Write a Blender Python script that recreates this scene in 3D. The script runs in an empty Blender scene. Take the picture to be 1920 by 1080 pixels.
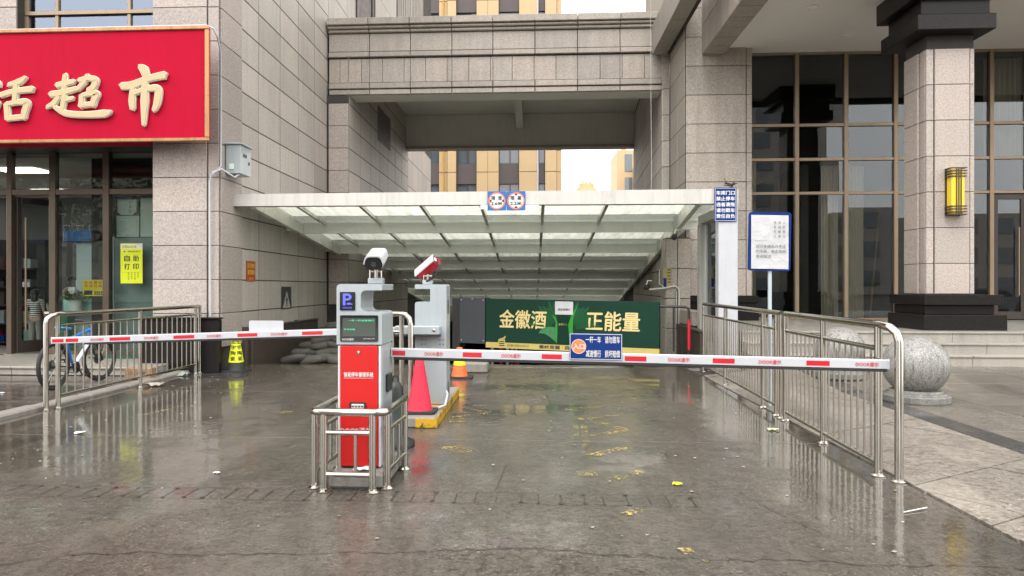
import bpy, bmesh, math, random
from mathutils import Vector, Matrix, noise as mnoise
random.seed(7)
R = math.radians
S = bpy.context.scene
COL = S.collection
PI = math.pi

# ------------------------------------------------------------------ camera
cam_d = bpy.data.cameras.new('camera')
cam = bpy.data.objects.new('camera', cam_d)
COL.objects.link(cam)
cam.location = (0, 0, 1.5)
cam.rotation_euler = (R(90), 0, R(3.3))
cam_d.sensor_width = 36
cam_d.lens = 36 * 1387 / 1920
cam_d.shift_x = (960 - 920.03) / 1920
cam_d.shift_y = (538 - 540) / 1920
cam_d.clip_start = 0.05
cam_d.clip_end = 2000
S.camera = cam

# ------------------------------------------------------------------ sky, sun, exposure (overcast day)
W = bpy.data.worlds.new('World')
S.world = W
W.use_nodes = True
wn = W.node_tree
wn.nodes.clear()
wo = wn.nodes.new('ShaderNodeOutputWorld')
bg = wn.nodes.new('ShaderNodeBackground')
sky = wn.nodes.new('ShaderNodeTexSky')
sky.sky_type = 'NISHITA'
sky.sun_disc = False
sky.sun_elevation = R(55)
sky.sun_rotation = R(200)
sky.dust_density = 4
hs = wn.nodes.new('ShaderNodeHueSaturation')
hs.inputs['Saturation'].default_value = 0.25
mx = wn.nodes.new('ShaderNodeMixRGB')
mx.inputs[0].default_value = 0.8
mx.inputs[2].default_value = (11.9, 11.65, 11.35, 1)      # even cloud layer
wn.links.new(sky.outputs[0], hs.inputs['Color'])
wn.links.new(hs.outputs[0], mx.inputs[1])
wn.links.new(mx.outputs[0], bg.inputs[0])
bg.inputs[1].default_value = 0.1
wn.links.new(bg.outputs[0], wo.inputs[0])
sun_d = bpy.data.lights.new('sun', 'SUN')
sun_d.energy = 0.55
sun_d.angle = R(30)
sun_d.color = (1.0, 0.97, 0.92)
sun = bpy.data.objects.new('sun', sun_d)
COL.objects.link(sun)
sun.rotation_euler = (R(38), 0, R(-20))
S.view_settings.view_transform = 'Standard'
S.view_settings.look = 'None'
S.view_settings.gamma = 1
S.view_settings.use_curve_mapping = False
S.view_settings.exposure = 1.57
S.cycles.use_denoising = True
S.cycles.max_bounces = 8
S.cycles.transparent_max_bounces = 12
S.cycles.caustics_reflective = False
S.cycles.caustics_refractive = False

# ------------------------------------------------------------------ helpers
WL = {}                                   # world location of every object, by name

class MB:
    """collects faces and links them as ONE mesh object"""
    def __init__(s):
        s.V = []; s.F = []; s.I = []; s.sm = []; s.m = 0; s.smooth = False; s.T = None
    def add(s, vs, fs):
        b = len(s.V)
        if s.T is not None: vs = [s.T @ Vector(v) for v in vs]
        s.V += [tuple(v) for v in vs]
        for f in fs:
            s.F.append([b + i for i in f]); s.I.append(s.m); s.sm.append(s.smooth)
        return s
    def box(s, x0, x1, y0, y1, z0, z1, b=0.0):
        if x0 > x1: x0, x1 = x1, x0
        if y0 > y1: y0, y1 = y1, y0
        if z0 > z1: z0, z1 = z1, z0
        c = ((x0 + x1) / 2, (y0 + y1) / 2, (z0 + z1) / 2); h = ((x1 - x0) / 2, (y1 - y0) / 2, (z1 - z0) / 2)
        if b <= 0:
            vs = [(c[0] + sx * h[0], c[1] + sy * h[1], c[2] + sz * h[2]) for sx in (-1, 1) for sy in (-1, 1) for sz in (-1, 1)]
            return s.add(vs, [(0, 1, 3, 2), (4, 6, 7, 5), (0, 4, 5, 1), (2, 3, 7, 6), (0, 2, 6, 4), (1, 5, 7, 3)])
        b = min(b, min(h) * 0.9)
        vs = []; ix = {}
        for sx in (-1, 1):
            for sy in (-1, 1):
                for sz in (-1, 1):
                    sg = (sx, sy, sz)
                    for a in range(3):
                        ix[(sg, a)] = len(vs)
                        vs.append(tuple(c[k] + sg[k] * (h[k] if k == a else h[k] - b) for k in range(3)))
        fs = []
        for a in range(3):
            o = [k for k in range(3) if k != a]
            for sa in (-1, 1):
                q = []
                for s1, s2 in ((-1, -1), (1, -1), (1, 1), (-1, 1)):
                    sg = [0, 0, 0]; sg[a] = sa; sg[o[0]] = s1; sg[o[1]] = s2
                    q.append(ix[(tuple(sg), a)])
                fs.append(q)
            for s1 in (-1, 1):
                for s2 in (-1, 1):
                    q = []
                    for sa, ax in ((-1, o[0]), (1, o[0]), (1, o[1]), (-1, o[1])):
                        sg = [0, 0, 0]; sg[a] = sa; sg[o[0]] = s1; sg[o[1]] = s2
                        q.append(ix[(tuple(sg), ax)])
                    fs.append(q)
        for sx in (-1, 1):
            for sy in (-1, 1):
                for sz in (-1, 1):
                    fs.append([ix[((sx, sy, sz), a)] for a in range(3)])
        return s.add(vs, fs)
    def quad(s, a, b, c, d): return s.add([a, b, c, d], [(0, 1, 2, 3)])
    def tube(s, pts, r, n=10, caps=True):
        pts = [Vector(p) for p in pts]
        rs = r if isinstance(r, (list, tuple)) else [r] * len(pts)
        t = [(pts[min(i + 1, len(pts) - 1)] - pts[max(i - 1, 0)]).normalized() for i in range(len(pts))]
        up = Vector((0, 0, 1)) if abs(t[0].z) < 0.9 else Vector((1, 0, 0))
        u = t[0].cross(up).normalized()
        vs = []; fs = []
        for i, p in enumerate(pts):
            u = (u - t[i] * u.dot(t[i])).normalized(); w = t[i].cross(u)
            for k in range(n):
                a = 2 * PI * k / n
                vs.append(p + (u * math.cos(a) + w * math.sin(a)) * rs[i])
        for i in range(len(pts) - 1):
            for k in range(n):
                fs.append((i * n + k, i * n + (k + 1) % n, (i + 1) * n + (k + 1) % n, (i + 1) * n + k))
        sm = s.smooth; s.smooth = True; s.add(vs, fs); s.smooth = sm
        if caps:
            s.add(vs[:n], [tuple(range(n))]); s.add(vs[-n:], [tuple(range(n))])
        return s
    def lathe(s, c, prof, n=24, ax=(0, 0, 1)):
        q = Vector((0, 0, 1)).rotation_difference(Vector(ax)); c = Vector(c)
        vs = []; fs = []
        for r, z in prof:
            for k in range(n):
                a = 2 * PI * k / n
                vs.append(c + q @ Vector((r * math.cos(a), r * math.sin(a), z)))
        for i in range(len(prof) - 1):
            for k in range(n):
                fs.append((i * n + k, i * n + (k + 1) % n, (i + 1) * n + (k + 1) % n, (i + 1) * n + k))
        s.add(vs, fs)
        s.add(vs[:n], [tuple(range(n))]); s.add(vs[-n:], [tuple(range(n))])
        return s
    def prism(s, poly, o, u, v, n, d):
        o, u, v, n = map(Vector, (o, u, v, n)); k = len(poly)
        vs = [o + u * a + v * b for a, b in poly] + [o + u * a + v * b + n * d for a, b in poly]
        return s.add(vs, [tuple(range(k)), tuple(range(k, 2 * k))] + [(i, (i + 1) % k, (i + 1) % k + k, i + k) for i in range(k)])
    def ball(s, c, rx, ry, rz, nu=16, nv=10):
        vs = []; fs = []
        for j in range(nv + 1):
            t = PI * j / nv
            for i in range(nu):
                a = 2 * PI * i / nu
                vs.append((c[0] + rx * math.sin(t) * math.cos(a), c[1] + ry * math.sin(t) * math.sin(a), c[2] + rz * math.cos(t)))
        for j in range(nv):
            for i in range(nu):
                fs.append((j * nu + i, j * nu + (i + 1) % nu, (j + 1) * nu + (i + 1) % nu, (j + 1) * nu + i))
        sm = s.smooth; s.smooth = True; s.add(vs, fs); s.smooth = sm
        return s
    def text(s, body, c, u, v, h, w=None, off=0.0, lift=0.002, shear=0.0):
        """flat lettering: centred on c, h tall, w wide (None keeps proportions)"""
        vs, fs = glyphs(body)
        x0 = min(p[0] for p in vs); x1 = max(p[0] for p in vs); y0 = min(p[1] for p in vs); y1 = max(p[1] for p in vs)
        sy = h / max(1e-6, y1 - y0); sx = sy if w is None else w / max(1e-6, x1 - x0)
        c, u, v = Vector(c), Vector(u).normalized(), Vector(v).normalized(); n = u.cross(v)
        q = off * sx * 0.8                                  # bold: the same strokes laid again a hair to each side
        for i, (dx, dy) in enumerate(((0, 0), (q, 0), (-q, 0), (0, q), (0, -q)) if off else ((0, 0),)):
            out = []
            for p in vs:
                a = (p[0] - (x0 + x1) / 2) * sx + dx; b = (p[1] - (y0 + y1) / 2) * sy + dy
                out.append(c + u * (a + shear * b) + v * b + n * (lift + i * .00025))
            s.add(out, fs)
        return s
    def build(s, name, mats, parent=None, label=None, kind=None):
        if not isinstance(mats, (list, tuple)): mats = [mats]
        vs = s.V
        lo = Vector([min(v[k] for v in vs) for k in range(3)]); hi = Vector([max(v[k] for v in vs) for k in range(3)])
        c = (lo + hi) / 2
        if parent is None: c.z = lo.z
        me = bpy.data.meshes.new(name)
        me.from_pydata([(v[0] - c.x, v[1] - c.y, v[2] - c.z) for v in vs], [], s.F)
        for m in mats: me.materials.append(m)
        me.polygons.foreach_set('material_index', s.I)
        me.polygons.foreach_set('use_smooth', s.sm)
        b = bmesh.new(); b.from_mesh(me); bmesh.ops.recalc_face_normals(b, faces=b.faces); b.to_mesh(me); b.free()
        return link(name, me, parent, c, label=label, kind=kind)

_gl = {}
def glyphs(body):
    k = body
    if k not in _gl:
        c = bpy.data.curves.new('lettering', 'FONT'); c.body = body; c.resolution_u = 3
        o = bpy.data.objects.new('lettering', c)
        m = o.to_mesh()
        _gl[k] = ([tuple(v.co) for v in m.vertices], [tuple(p.vertices) for p in m.polygons])
        o.to_mesh_clear(); bpy.data.objects.remove(o); bpy.data.curves.remove(c)
    return _gl[k]

def link(name, me, parent, wloc, rot=None, label=None, kind=None):
    o = bpy.data.objects.new(name, me); COL.objects.link(o)
    p = Vector((0, 0, 0))
    if parent is not None:
        o.parent = parent; p = WL[parent.name]
    wloc = Vector(wloc)
    o.location = wloc - p
    if rot is not None: o.rotation_euler = rot.to_euler() if isinstance(rot, Matrix) else rot
    WL[o.name] = wloc
    if label: o['label'] = label
    if kind: o['kind'] = kind
    return o

def thing(name, label, cat, loc, group=None):
    o = bpy.data.objects.new(name, None); COL.objects.link(o)
    o.empty_display_size = 0.2
    o.location = loc; WL[o.name] = Vector(loc)
    return tag(o, label, cat, group)
def tag(o, label, cat, group=None):
    o['label'] = label; o['category'] = cat
    if group: o['group'] = group
    return o
def dup(root, loc, label=None, rz=None):
    c = root.copy(); COL.objects.link(c); c.location = loc; WL[c.name] = Vector(loc)
    if label: c['label'] = label
    if rz is not None: c.rotation_euler.z = rz
    for ch in root.children:
        d = ch.copy(); COL.objects.link(d); d.parent = c
        for g in ch.children:
            e = g.copy(); COL.objects.link(e); e.parent = d
    return c
def B(name, mats, parent, x0, x1, y0, y1, z0, z1, b=0.0, **k):
    return MB().box(x0, x1, y0, y1, z0, z1, b).build(name, mats, parent, **k)

_pm = {}
def panel(parent, name, o, u, v, w, h, t, mat, ch=0.006):
    """one cladding slab: corner o, width w along u, height h along v, thickness t"""
    u, v = Vector(u).normalized(), Vector(v).normalized(); n = u.cross(v)
    k = (round(w, 3), round(h, 3), round(t, 3), mat.name, ch)
    if k not in _pm:
        vs = []
        for z, i in ((0, 0), (t - ch, 0), (t, ch)):
            vs += [(i, i, z), (w - i, i, z), (w - i, h - i, z), (i, h - i, z)]
        vs = [(a - w / 2, b - h / 2, z) for a, b, z in vs]
        fs = [(l * 4 + i, l * 4 + (i + 1) % 4, l * 4 + 4 + (i + 1) % 4, l * 4 + 4 + i) for l in (0, 1) for i in range(4)] + [(8, 9, 10, 11)]
        me = bpy.data.meshes.new(name); me.from_pydata(vs, [], fs); me.materials.append(mat); _pm[k] = me
    m = Matrix((u, v, n)).transposed()
    return link(name, _pm[k], parent, Vector(o) + u * (w / 2) + v * (h / 2), m)
def panels(parent, o, u, v, us, vs, mat, t=0.03, gap=0.012, name='stone_panel', skip=None):
    """grid of cladding slabs between the cuts us (along u) and vs (along v)"""
    o, u, v = Vector(o), Vector(u).normalized(), Vector(v).normalized()
    for i in range(len(us) - 1):
        for j in range(len(vs) - 1):
            if skip and skip(us[i], us[i + 1], vs[j], vs[j + 1]): continue
            panel(parent, name, o + u * (us[i] + gap / 2) + v * (vs[j] + gap / 2), u, v, us[i + 1] - us[i] - gap, vs[j + 1] - vs[j] - gap, t, mat)
def rng(a, b, n): return [a + (b - a) * i / n for i in range(n + 1)]
def rpoly(pts):
    """polygon with rounded corners: (x, y, r)"""
    out = []; n = len(pts)
    for i in range(n):
        p = Vector(pts[i][:2]); r = pts[i][2]
        if r <= 0: out.append(tuple(p)); continue
        a = (Vector(pts[i - 1][:2]) - p).normalized(); b = (Vector(pts[(i + 1) % n][:2]) - p).normalized()
        for k in range(6):
            t = k / 5
            q = p + a * r * (1 - t) ** 2 + b * r * t ** 2
            out.append(tuple(q))
    return out

# ------------------------------------------------------------------ materials
def new_mat(name):
    m = bpy.data.materials.new(name); m.use_nodes = True
    nt = m.node_tree; bs = nt.nodes['Principled BSDF']
    return m, nt, bs
def nd(nt, t, **k):
    n = nt.nodes.new(t)
    for a, b in k.items(): setattr(n, a, b)
    return n
def pos(nt): return nd(nt, 'ShaderNodeNewGeometry').outputs['Position']
def noise(nt, vec, scale, detail=4, rough=0.55):
    n = nd(nt, 'ShaderNodeTexNoise'); n.inputs['Scale'].default_value = scale; n.inputs['Detail'].default_value = detail; n.inputs['Roughness'].default_value = rough
    nt.links.new(vec, n.inputs['Vector']); return n.outputs[0]
def ramp(nt, fac, stops):
    n = nd(nt, 'ShaderNodeValToRGB'); e = n.color_ramp.elements
    while len(e) < len(stops): e.new(0.5)
    for i, (p, c) in enumerate(stops):
        e[i].position = p; e[i].color = (*c, 1) if not isinstance(c, (int, float)) else (c, c, c, 1)
    nt.links.new(fac, n.inputs[0]); return n.outputs[0]
def mixc(nt, fac, a, b, mode='MIX'):
    n = nd(nt, 'ShaderNodeMixRGB', blend_type=mode)
    for i, x in enumerate((fac, a, b)):
        if isinstance(x, (int, float)): n.inputs[i].default_value = x if i == 0 else (x, x, x, 1)
        elif isinstance(x, tuple): n.inputs[i].default_value = (*x, 1)
        else: nt.links.new(x, n.inputs[i])
    return n.outputs[0]
def mathn(nt, op, a, b=0.0):
    n = nd(nt, 'ShaderNodeMath', operation=op)
    for i, x in enumerate((a, b)):
        if isinstance(x, (int, float)): n.inputs[i].default_value = x
        else: nt.links.new(x, n.inputs[i])
    return n.outputs[0]
def bump(nt, bs, h, strength, dist=0.01):
    n = nd(nt, 'ShaderNodeBump'); n.inputs['Strength'].default_value = strength; n.inputs['Distance'].default_value = dist
    nt.links.new(h, n.inputs['Height']); nt.links.new(n.outputs[0], bs.inputs['Normal']); return n
def stretch(nt, vec, sx, sy, sz):
    n = nd(nt, 'ShaderNodeMapping'); n.inputs['Scale'].default_value = (sx, sy, sz); nt.links.new(vec, n.inputs[0]); return n.outputs[0]

def plain(name, col, rough=0.5, metal=0.0, var=0.12, scale=6, bmp=0.0, bscale=60, streak=0.0, spec=0.5, coat=0.0):
    m, nt, bs = new_mat(name); P = pos(nt)
    f = noise(nt, P, scale, 5)
    lo = tuple(c * (1 - var) for c in col); hi = tuple(min(1, c * (1 + var)) for c in col)
    c = mixc(nt, f, lo, hi)
    if streak:
        g = noise(nt, stretch(nt, P, 9, 9, 0.6), 1.5, 5)
        c = mixc(nt, mathn(nt, 'MULTIPLY', ramp(nt, g, [(0.45, 0.0), (0.75, 1.0)]), streak), c, tuple(x * 0.45 for x in col))
    nt.links.new(c, bs.inputs['Base Color'])
    bs.inputs['Metallic'].default_value = metal
    bs.inputs['Specular IOR Level'].default_value = spec
    bs.inputs['Coat Weight'].default_value = coat
    r = ramp(nt, f, [(0.3, max(0.02, rough * 0.8)), (0.7, min(1, rough * 1.2))])
    nt.links.new(r, bs.inputs['Roughness'])
    if bmp: bump(nt, bs, noise(nt, P, bscale, 4), bmp)
    return m

def chipped(name, col, under):
    m, nt, bs = new_mat(name); P = pos(nt)
    f = mathn(nt, 'ADD', mathn(nt, 'MULTIPLY', noise(nt, P, 5, 5, .7), .6), mathn(nt, 'MULTIPLY', noise(nt, P, 30, 4, .7), .4))
    c = mixc(nt, noise(nt, P, 12, 4), tuple(x * .75 for x in col), col)
    nt.links.new(mixc(nt, ramp(nt, f, [(.52, 0.0), (.56, 1.0)]), c, under), bs.inputs['Base Color']); bs.inputs['Roughness'].default_value = .45; bump(nt, bs, f, .3); return m

def granite(name, col, speck=0.3, rough=0.55, dirt=0.25, tone=0.10, fine=170, bmp=0.12, spec=0.35):
    """flamed granite: grains of three tones, slab-to-slab difference, run-off dirt"""
    m, nt, bs = new_mat(name); P = pos(nt)
    g = noise(nt, P, fine, 4, 0.8)
    g2 = nd(nt, 'ShaderNodeTexVoronoi'); g2.inputs['Scale'].default_value = fine * 0.55; nt.links.new(P, g2.inputs['Vector'])
    lo = tuple(c * (1 - speck) for c in col); hi = tuple(min(1, c * (1 + speck)) for c in col)
    c = ramp(nt, g, [(0.33, lo), (0.5, col), (0.68, hi)])
    c = mixc(nt, mathn(nt, 'MULTIPLY', ramp(nt, g2.outputs['Distance'], [(0.12, 1.0), (0.3, 0.0)]), 0.35), c, tuple(x * 0.5 for x in col))
    oi = nd(nt, 'ShaderNodeObjectInfo')
    c = mixc(nt, 1.0, c, ramp(nt, oi.outputs['Random'], [(0.0, (1 - tone, 1 - tone, 1 - tone)), (0.5, (1, 1, 1)), (1.0, (1 + tone * 0.5, 1 + tone * 0.3, 1 + tone * 0.2))]), 'MULTIPLY')
    big = noise(nt, P, 0.55, 5); st = noise(nt, stretch(nt, P, 5, 5, 0.35), 1.4, 6)
    d = mathn(nt, 'MULTIPLY', ramp(nt, mathn(nt, 'MULTIPLY', big, st), [(0.2, 0.0), (0.42, 1.0)]), dirt)
    c = mixc(nt, d, c, tuple(x * 0.42 for x in col))
    nt.links.new(c, bs.inputs['Base Color'])
    bs.inputs['Roughness'].default_value = rough
    bs.inputs['Specular IOR Level'].default_value = spec
    if bmp: bump(nt, bs, g, bmp, 0.004)
    return m

def emit(name, col, strength, base=(0.02, 0.02, 0.02)):
    m, nt, bs = new_mat(name)
    bs.inputs['Base Color'].default_value = (*base, 1)
    bs.inputs['Emission Color'].default_value = (*col, 1); bs.inputs['Emission Strength'].default_value = strength
    return m

def glass(name, tint, ior=1.5, rough=0.0, dirt=0.0, gcol=(1, 1, 1), tr_w=0.7):
    """thin pane: Fresnel reflection over tinted transmission"""
    m, nt, bs = new_mat(name); nt.nodes.remove(bs)
    out = nt.nodes['Material Output']
    tr = nd(nt, 'ShaderNodeBsdfTransparent'); tr.inputs[0].default_value = (*tint, 1)
    gl = nd(nt, 'ShaderNodeBsdfGlossy'); gl.inputs['Roughness'].default_value = rough; gl.inputs[0].default_value = (*gcol, 1)
    P = pos(nt); b = nd(nt, 'ShaderNodeBump'); b.inputs['Strength'].default_value = 0.02; b.inputs['Distance'].default_value = 0.02
    nt.links.new(noise(nt, P, 0.9, 0), b.inputs['Height']); nt.links.new(b.outputs[0], gl.inputs['Normal'])
    fr = nd(nt, 'ShaderNodeFresnel'); fr.inputs[0].default_value = ior
    mi = nd(nt, 'ShaderNodeMixShader')
    nt.links.new(fr.outputs[0], mi.inputs[0]); nt.links.new(tr.outputs[0], mi.inputs[1]); nt.links.new(gl.outputs[0], mi.inputs[2])
    last = mi.outputs[0]
    if dirt:
        df = nd(nt, 'ShaderNodeBsdfDiffuse'); df.inputs[0].default_value = (0.42, 0.43, 0.40, 1)
        tl = nd(nt, 'ShaderNodeBsdfTranslucent'); tl.inputs[0].default_value = (0.93, 0.95, 0.88, 1)
        ad = nd(nt, 'ShaderNodeMixShader'); ad.inputs[0].default_value = tr_w
        nt.links.new(df.outputs[0], ad.inputs[1]); nt.links.new(tl.outputs[0], ad.inputs[2])
        m2 = nd(nt, 'ShaderNodeMixShader')
        nt.links.new(ramp(nt, noise(nt, stretch(nt, P, 6, 1, 1), 1.2, 5), [(0.3, dirt * 0.7), (0.75, min(1, dirt * 1.35))]), m2.inputs[0])
        nt.links.new(last, m2.inputs[1]); nt.links.new(ad.outputs[0], m2.inputs[2]); last = m2.outputs[0]
    nt.links.new(last, out.inputs[0])
    return m

def wet_ground(name, c_lo, c_hi, fine=90, wet_scale=0.5, lo=0.38, hi=0.54, r_dry=0.36, r_wet=0.075, bmp=0.5, ripple=0.04, tone=0.06, edges=None):
    """rain-wet paving: water film in patches (smooth) over gritty damp stone"""
    m, nt, bs = new_mat(name); P = pos(nt)
    big = noise(nt, P, wet_scale, 6, 0.6); mid = noise(nt, P, 3.2, 6, 0.65); fin = noise(nt, P, fine, 3, 0.7)
    grain = nd(nt, 'ShaderNodeTexVoronoi'); grain.inputs['Scale'].default_value = fine * 0.8; nt.links.new(P, grain.inputs['Vector'])
    c = mixc(nt, mid, c_lo, c_hi)
    c = mixc(nt, mathn(nt, 'MULTIPLY', ramp(nt, fin, [(0.40, 0.0), (0.70, 1.0)]), 0.45), c, tuple(min(1, x * 2.0) for x in c_hi))
    coarse = noise(nt, P, fine * 0.36, 4, 0.75)
    c = mixc(nt, mathn(nt, 'MULTIPLY', ramp(nt, coarse, [(0.34, 1.0), (0.54, 0.0)]), 0.7), c, tuple(x * 0.4 for x in c_lo))
    chip = noise(nt, P, fine * 0.95, 1, 0.5)
    c = mixc(nt, mathn(nt, 'MULTIPLY', ramp(nt, chip, [(0.64, 0.0), (0.70, 1.0)]), ramp(nt, mid, [(0.44, 0.0), (0.62, 0.6)])), c, tuple(min(0.6, x * 3.4) for x in c_hi))
    c = mixc(nt, mathn(nt, 'MULTIPLY', ramp(nt, big, [(0.40, 1.0), (0.62, 0.0)]), 0.35), c, tuple(x * 0.6 for x in c_lo))
    stain_sheen = noise(nt, stretch(nt, P, 1.0, 0.3, 1), 1.6, 6, 0.65)  # pale streaks: dried stains, and wet sheen put into the base colour
    c = mixc(nt, mathn(nt, 'MULTIPLY', ramp(nt, stain_sheen, [(0.5, 0.0), (0.70, 1.0)]), 0.5), c, tuple(min(1, x * 1.6) for x in c_hi))
    oil = noise(nt, stretch(nt, P, 1.6, 0.55, 1), 1.1, 7, 0.7)
    c = mixc(nt, mathn(nt, 'MULTIPLY', ramp(nt, oil, [(0.55, 0.0), (0.68, 1.0)]), 0.55), c, tuple(x * 0.45 for x in c_lo))
    oi = nd(nt, 'ShaderNodeObjectInfo')
    c = mixc(nt, 1.0, c, ramp(nt, oi.outputs['Random'], [(0.0, (1 - tone,) * 3), (1.0, (1 + tone,) * 3)]), 'MULTIPLY')
    nt.links.new(c, bs.inputs['Base Color'])
    wm = mathn(nt, 'ADD', mathn(nt, 'MULTIPLY', big, 0.75), mathn(nt, 'MULTIPLY', mid, 0.25))
    if edges:                                       # water stands along both kerbs
        sx = nd(nt, 'ShaderNodeSeparateXYZ'); nt.links.new(P, sx.inputs[0])
        for a, b in edges:
            mr = nd(nt, 'ShaderNodeMapRange'); mr.interpolation_type = 'SMOOTHSTEP'; mr.inputs[1].default_value = a; mr.inputs[2].default_value = b; mr.inputs[4].default_value = 0.16
            nt.links.new(sx.outputs[0], mr.inputs[0]); wm = mathn(nt, 'ADD', wm, mr.outputs[0])
    wet = ramp(nt, wm, [(lo, 0.0), (hi, 1.0)])
    ro = nd(nt, 'ShaderNodeMapRange'); ro.inputs[3].default_value = r_dry; ro.inputs[4].default_value = r_wet
    nt.links.new(wet, ro.inputs[0]); nt.links.new(ro.outputs[0], bs.inputs['Roughness'])
    dry = mathn(nt, 'SUBTRACT', 1.0, wet)
    hgt = mathn(nt, 'ADD', mathn(nt, 'MULTIPLY', mathn(nt, 'ADD', fin, grain.outputs['Distance']), mathn(nt, 'ADD', mathn(nt, 'MULTIPLY', dry, bmp), 0.02)),
                mathn(nt, 'MULTIPLY', noise(nt, stretch(nt, P, 1, .45, 1), 17, 2), mathn(nt, 'MULTIPLY', wet, ripple)))
    bump(nt, bs, hgt, 0.35, 0.01)
    bs.inputs['Specular IOR Level'].default_value = 0.5
    bs.inputs['IOR'].default_value = 1.42
    return m

M = {}
M['stone_left'] = granite('stone_left', (0.385, 0.34, 0.31), speck=0.34, dirt=0.14, tone=0.15, fine=36)
M['stone_side'] = granite('stone_side', (0.47, 0.432, 0.39), speck=0.24, dirt=0.34, tone=0.16, fine=34)
M['stone_right'] = granite('stone_right', (0.41, 0.37, 0.325), speck=0.34, dirt=0.32, tone=0.15, fine=34)
M['stone_bridge'] = granite('stone_bridge', (0.37, 0.332, 0.295), speck=0.29, dirt=0.36, tone=0.15, fine=34)
M['stone_column'] = granite('stone_column', (0.39, 0.34, 0.305), speck=0.32, dirt=0.10, tone=0.11, fine=36)
M['joint'] = plain('joint', (0.045, 0.04, 0.036), 0.9)
M['black_granite'] = granite('black_granite', (0.012, 0.0105, 0.010), speck=0.9, rough=0.3, dirt=0.0, tone=0.1, fine=55, bmp=0.0, spec=0.22)
M['grey_granite'] = granite('grey_granite', (0.19, 0.185, 0.17), speck=0.75, rough=0.42, dirt=0.95, tone=0.06, fine=70, bmp=0.25)
M['step_stone'] = granite('step_stone', (0.33, 0.31, 0.275), speck=0.3, rough=0.3, dirt=0.5, tone=0.10, fine=110)
M['plaster'] = plain('plaster', (0.74, 0.72, 0.67), 0.8, var=0.08, scale=1.2, streak=0.15)
M['soffit'] = plain('soffit', (0.86, 0.84, 0.81), 0.75, var=0.05, scale=0.8)
M['concrete'] = plain('concrete', (0.22, 0.205, 0.185), 0.75, var=0.3, scale=4, bmp=0.5, bscale=30, streak=0.4)
M['white_steel'] = plain('white_steel', (0.52, 0.505, 0.475), 0.32, var=0.08, scale=3, streak=0.3)
M['beam_steel'] = plain('beam_steel', (0.80, 0.82, 0.74), 0.3, var=0.05, scale=2, streak=0.08)
M['canopy_glass'] = glass('canopy_glass', (0.78, 0.82, 0.78), 1.45, 0.03, dirt=0.16)
M['bronze'] = plain('bronze', (0.30, 0.225, 0.15), 0.36, metal=0.4, var=0.12, scale=2, streak=0.2)
M['shop_bronze'] = plain('shop_bronze', (0.12, 0.092, 0.066), 0.36, metal=0.4, var=0.12, scale=2, streak=0.2)
M['dark_bronze'] = plain('dark_bronze', (0.055, 0.045, 0.038), 0.38, metal=0.3, var=0.12)
M['pane_dark'] = glass('pane_dark', (0.77, 0.78, 0.76), 1.57, gcol=(0.90, 0.95, 1.0))
M['pane_shop'] = glass('pane_shop', (0.88, 0.93, 0.90), 1.42)
M['pane_blue'] = glass('pane_blue', (0.45, 0.50, 0.58), 2.7, gcol=(0.68, 0.80, 1.0))
M['steel'] = plain('steel', (0.44, 0.415, 0.37), 0.12, metal=1.0, var=0.05, scale=14, streak=0.08)
M['kiosk_grey'] = plain('kiosk_grey', (0.33, 0.37, 0.39), 0.34, var=0.06, scale=3, coat=0.2, streak=0.14)
M['kiosk_red'] = plain('kiosk_red', (0.50, 0.013, 0.012), 0.34, var=0.06, scale=3, spec=0.3, streak=0.12)
M['black_plastic'] = plain('black_plastic', (0.018, 0.018, 0.019), 0.35)
M['black_gloss'] = plain('black_gloss', (0.008, 0.008, 0.009), 0.08)
M['rubber'] = plain('rubber', (0.02, 0.02, 0.02), 0.7, bmp=0.1)
M['white_paint'] = plain('white_paint', (0.46, 0.47, 0.50), 0.35, var=0.06, streak=0.1)
M['paper'] = plain('paper', (0.47, 0.475, 0.485), 0.6, var=0.16, scale=7, bmp=1.0, bscale=14)
M['sign_red'] = plain('sign_red', (0.40, 0.006, 0.028), 0.55, var=0.09, scale=0.7, streak=0.14, spec=0.05)
M['gold_trim'] = plain('gold_trim', (0.42, 0.22, 0.10), 0.32, metal=0.35, var=0.2, scale=3, streak=0.7)
M['char_gold'] = plain('char_gold', (0.47, 0.37, 0.205), 0.4, var=0.05)
M['char_rim'] = plain('char_rim', (0.66, 0.63, 0.52), 0.35, var=0.05)
M['ink'] = plain('ink', (0.02, 0.02, 0.022), 0.6)
M['sign_blue'] = plain('sign_blue', (0.006, 0.028, 0.155), 0.4, var=0.15, scale=4, spec=0.15)
M['bright_blue'] = plain('bright_blue', (0.010, 0.11, 0.36), 0.35, var=0.08, scale=4)
M['letter_white'] = plain('letter_white', (0.64, 0.64, 0.64), 0.5, var=0.03)
M['letter_red'] = plain('letter_red', (0.55, 0.02, 0.03), 0.5, var=0.05)
M['stripe_red'] = plain('stripe_red', (0.50, 0.008, 0.02), 0.35, var=0.08)
M['yellow_paint'] = plain('yellow_paint', (0.56, 0.31, 0.012), 0.5, var=0.35, scale=9, streak=0.6, bmp=.3)
M['poster_yellow'] = plain('poster_yellow', (0.70, 0.78, 0.01), 0.4, var=0.03)
M['poster_amber'] = plain('poster_amber', (0.80, 0.60, 0.02), 0.4, var=0.04)
M['cone_pink'] = plain('cone_pink', (0.56, 0.024, 0.055), 0.6, var=0.28, scale=7, bmp=0.3, bscale=22, streak=0.35, spec=0.3)
M['cone_orange'] = plain('cone_orange', (0.80, 0.12, 0.02), 0.5, var=0.15)
M['reflect_yellow'] = plain('reflect_yellow', (0.72, 0.80, 0.01), 0.35, var=0.08, scale=12)
M['sandbag'] = plain('sandbag', (0.066, 0.062, 0.052), 0.85, var=0.45, scale=6, bmp=0.6, bscale=40)
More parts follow.
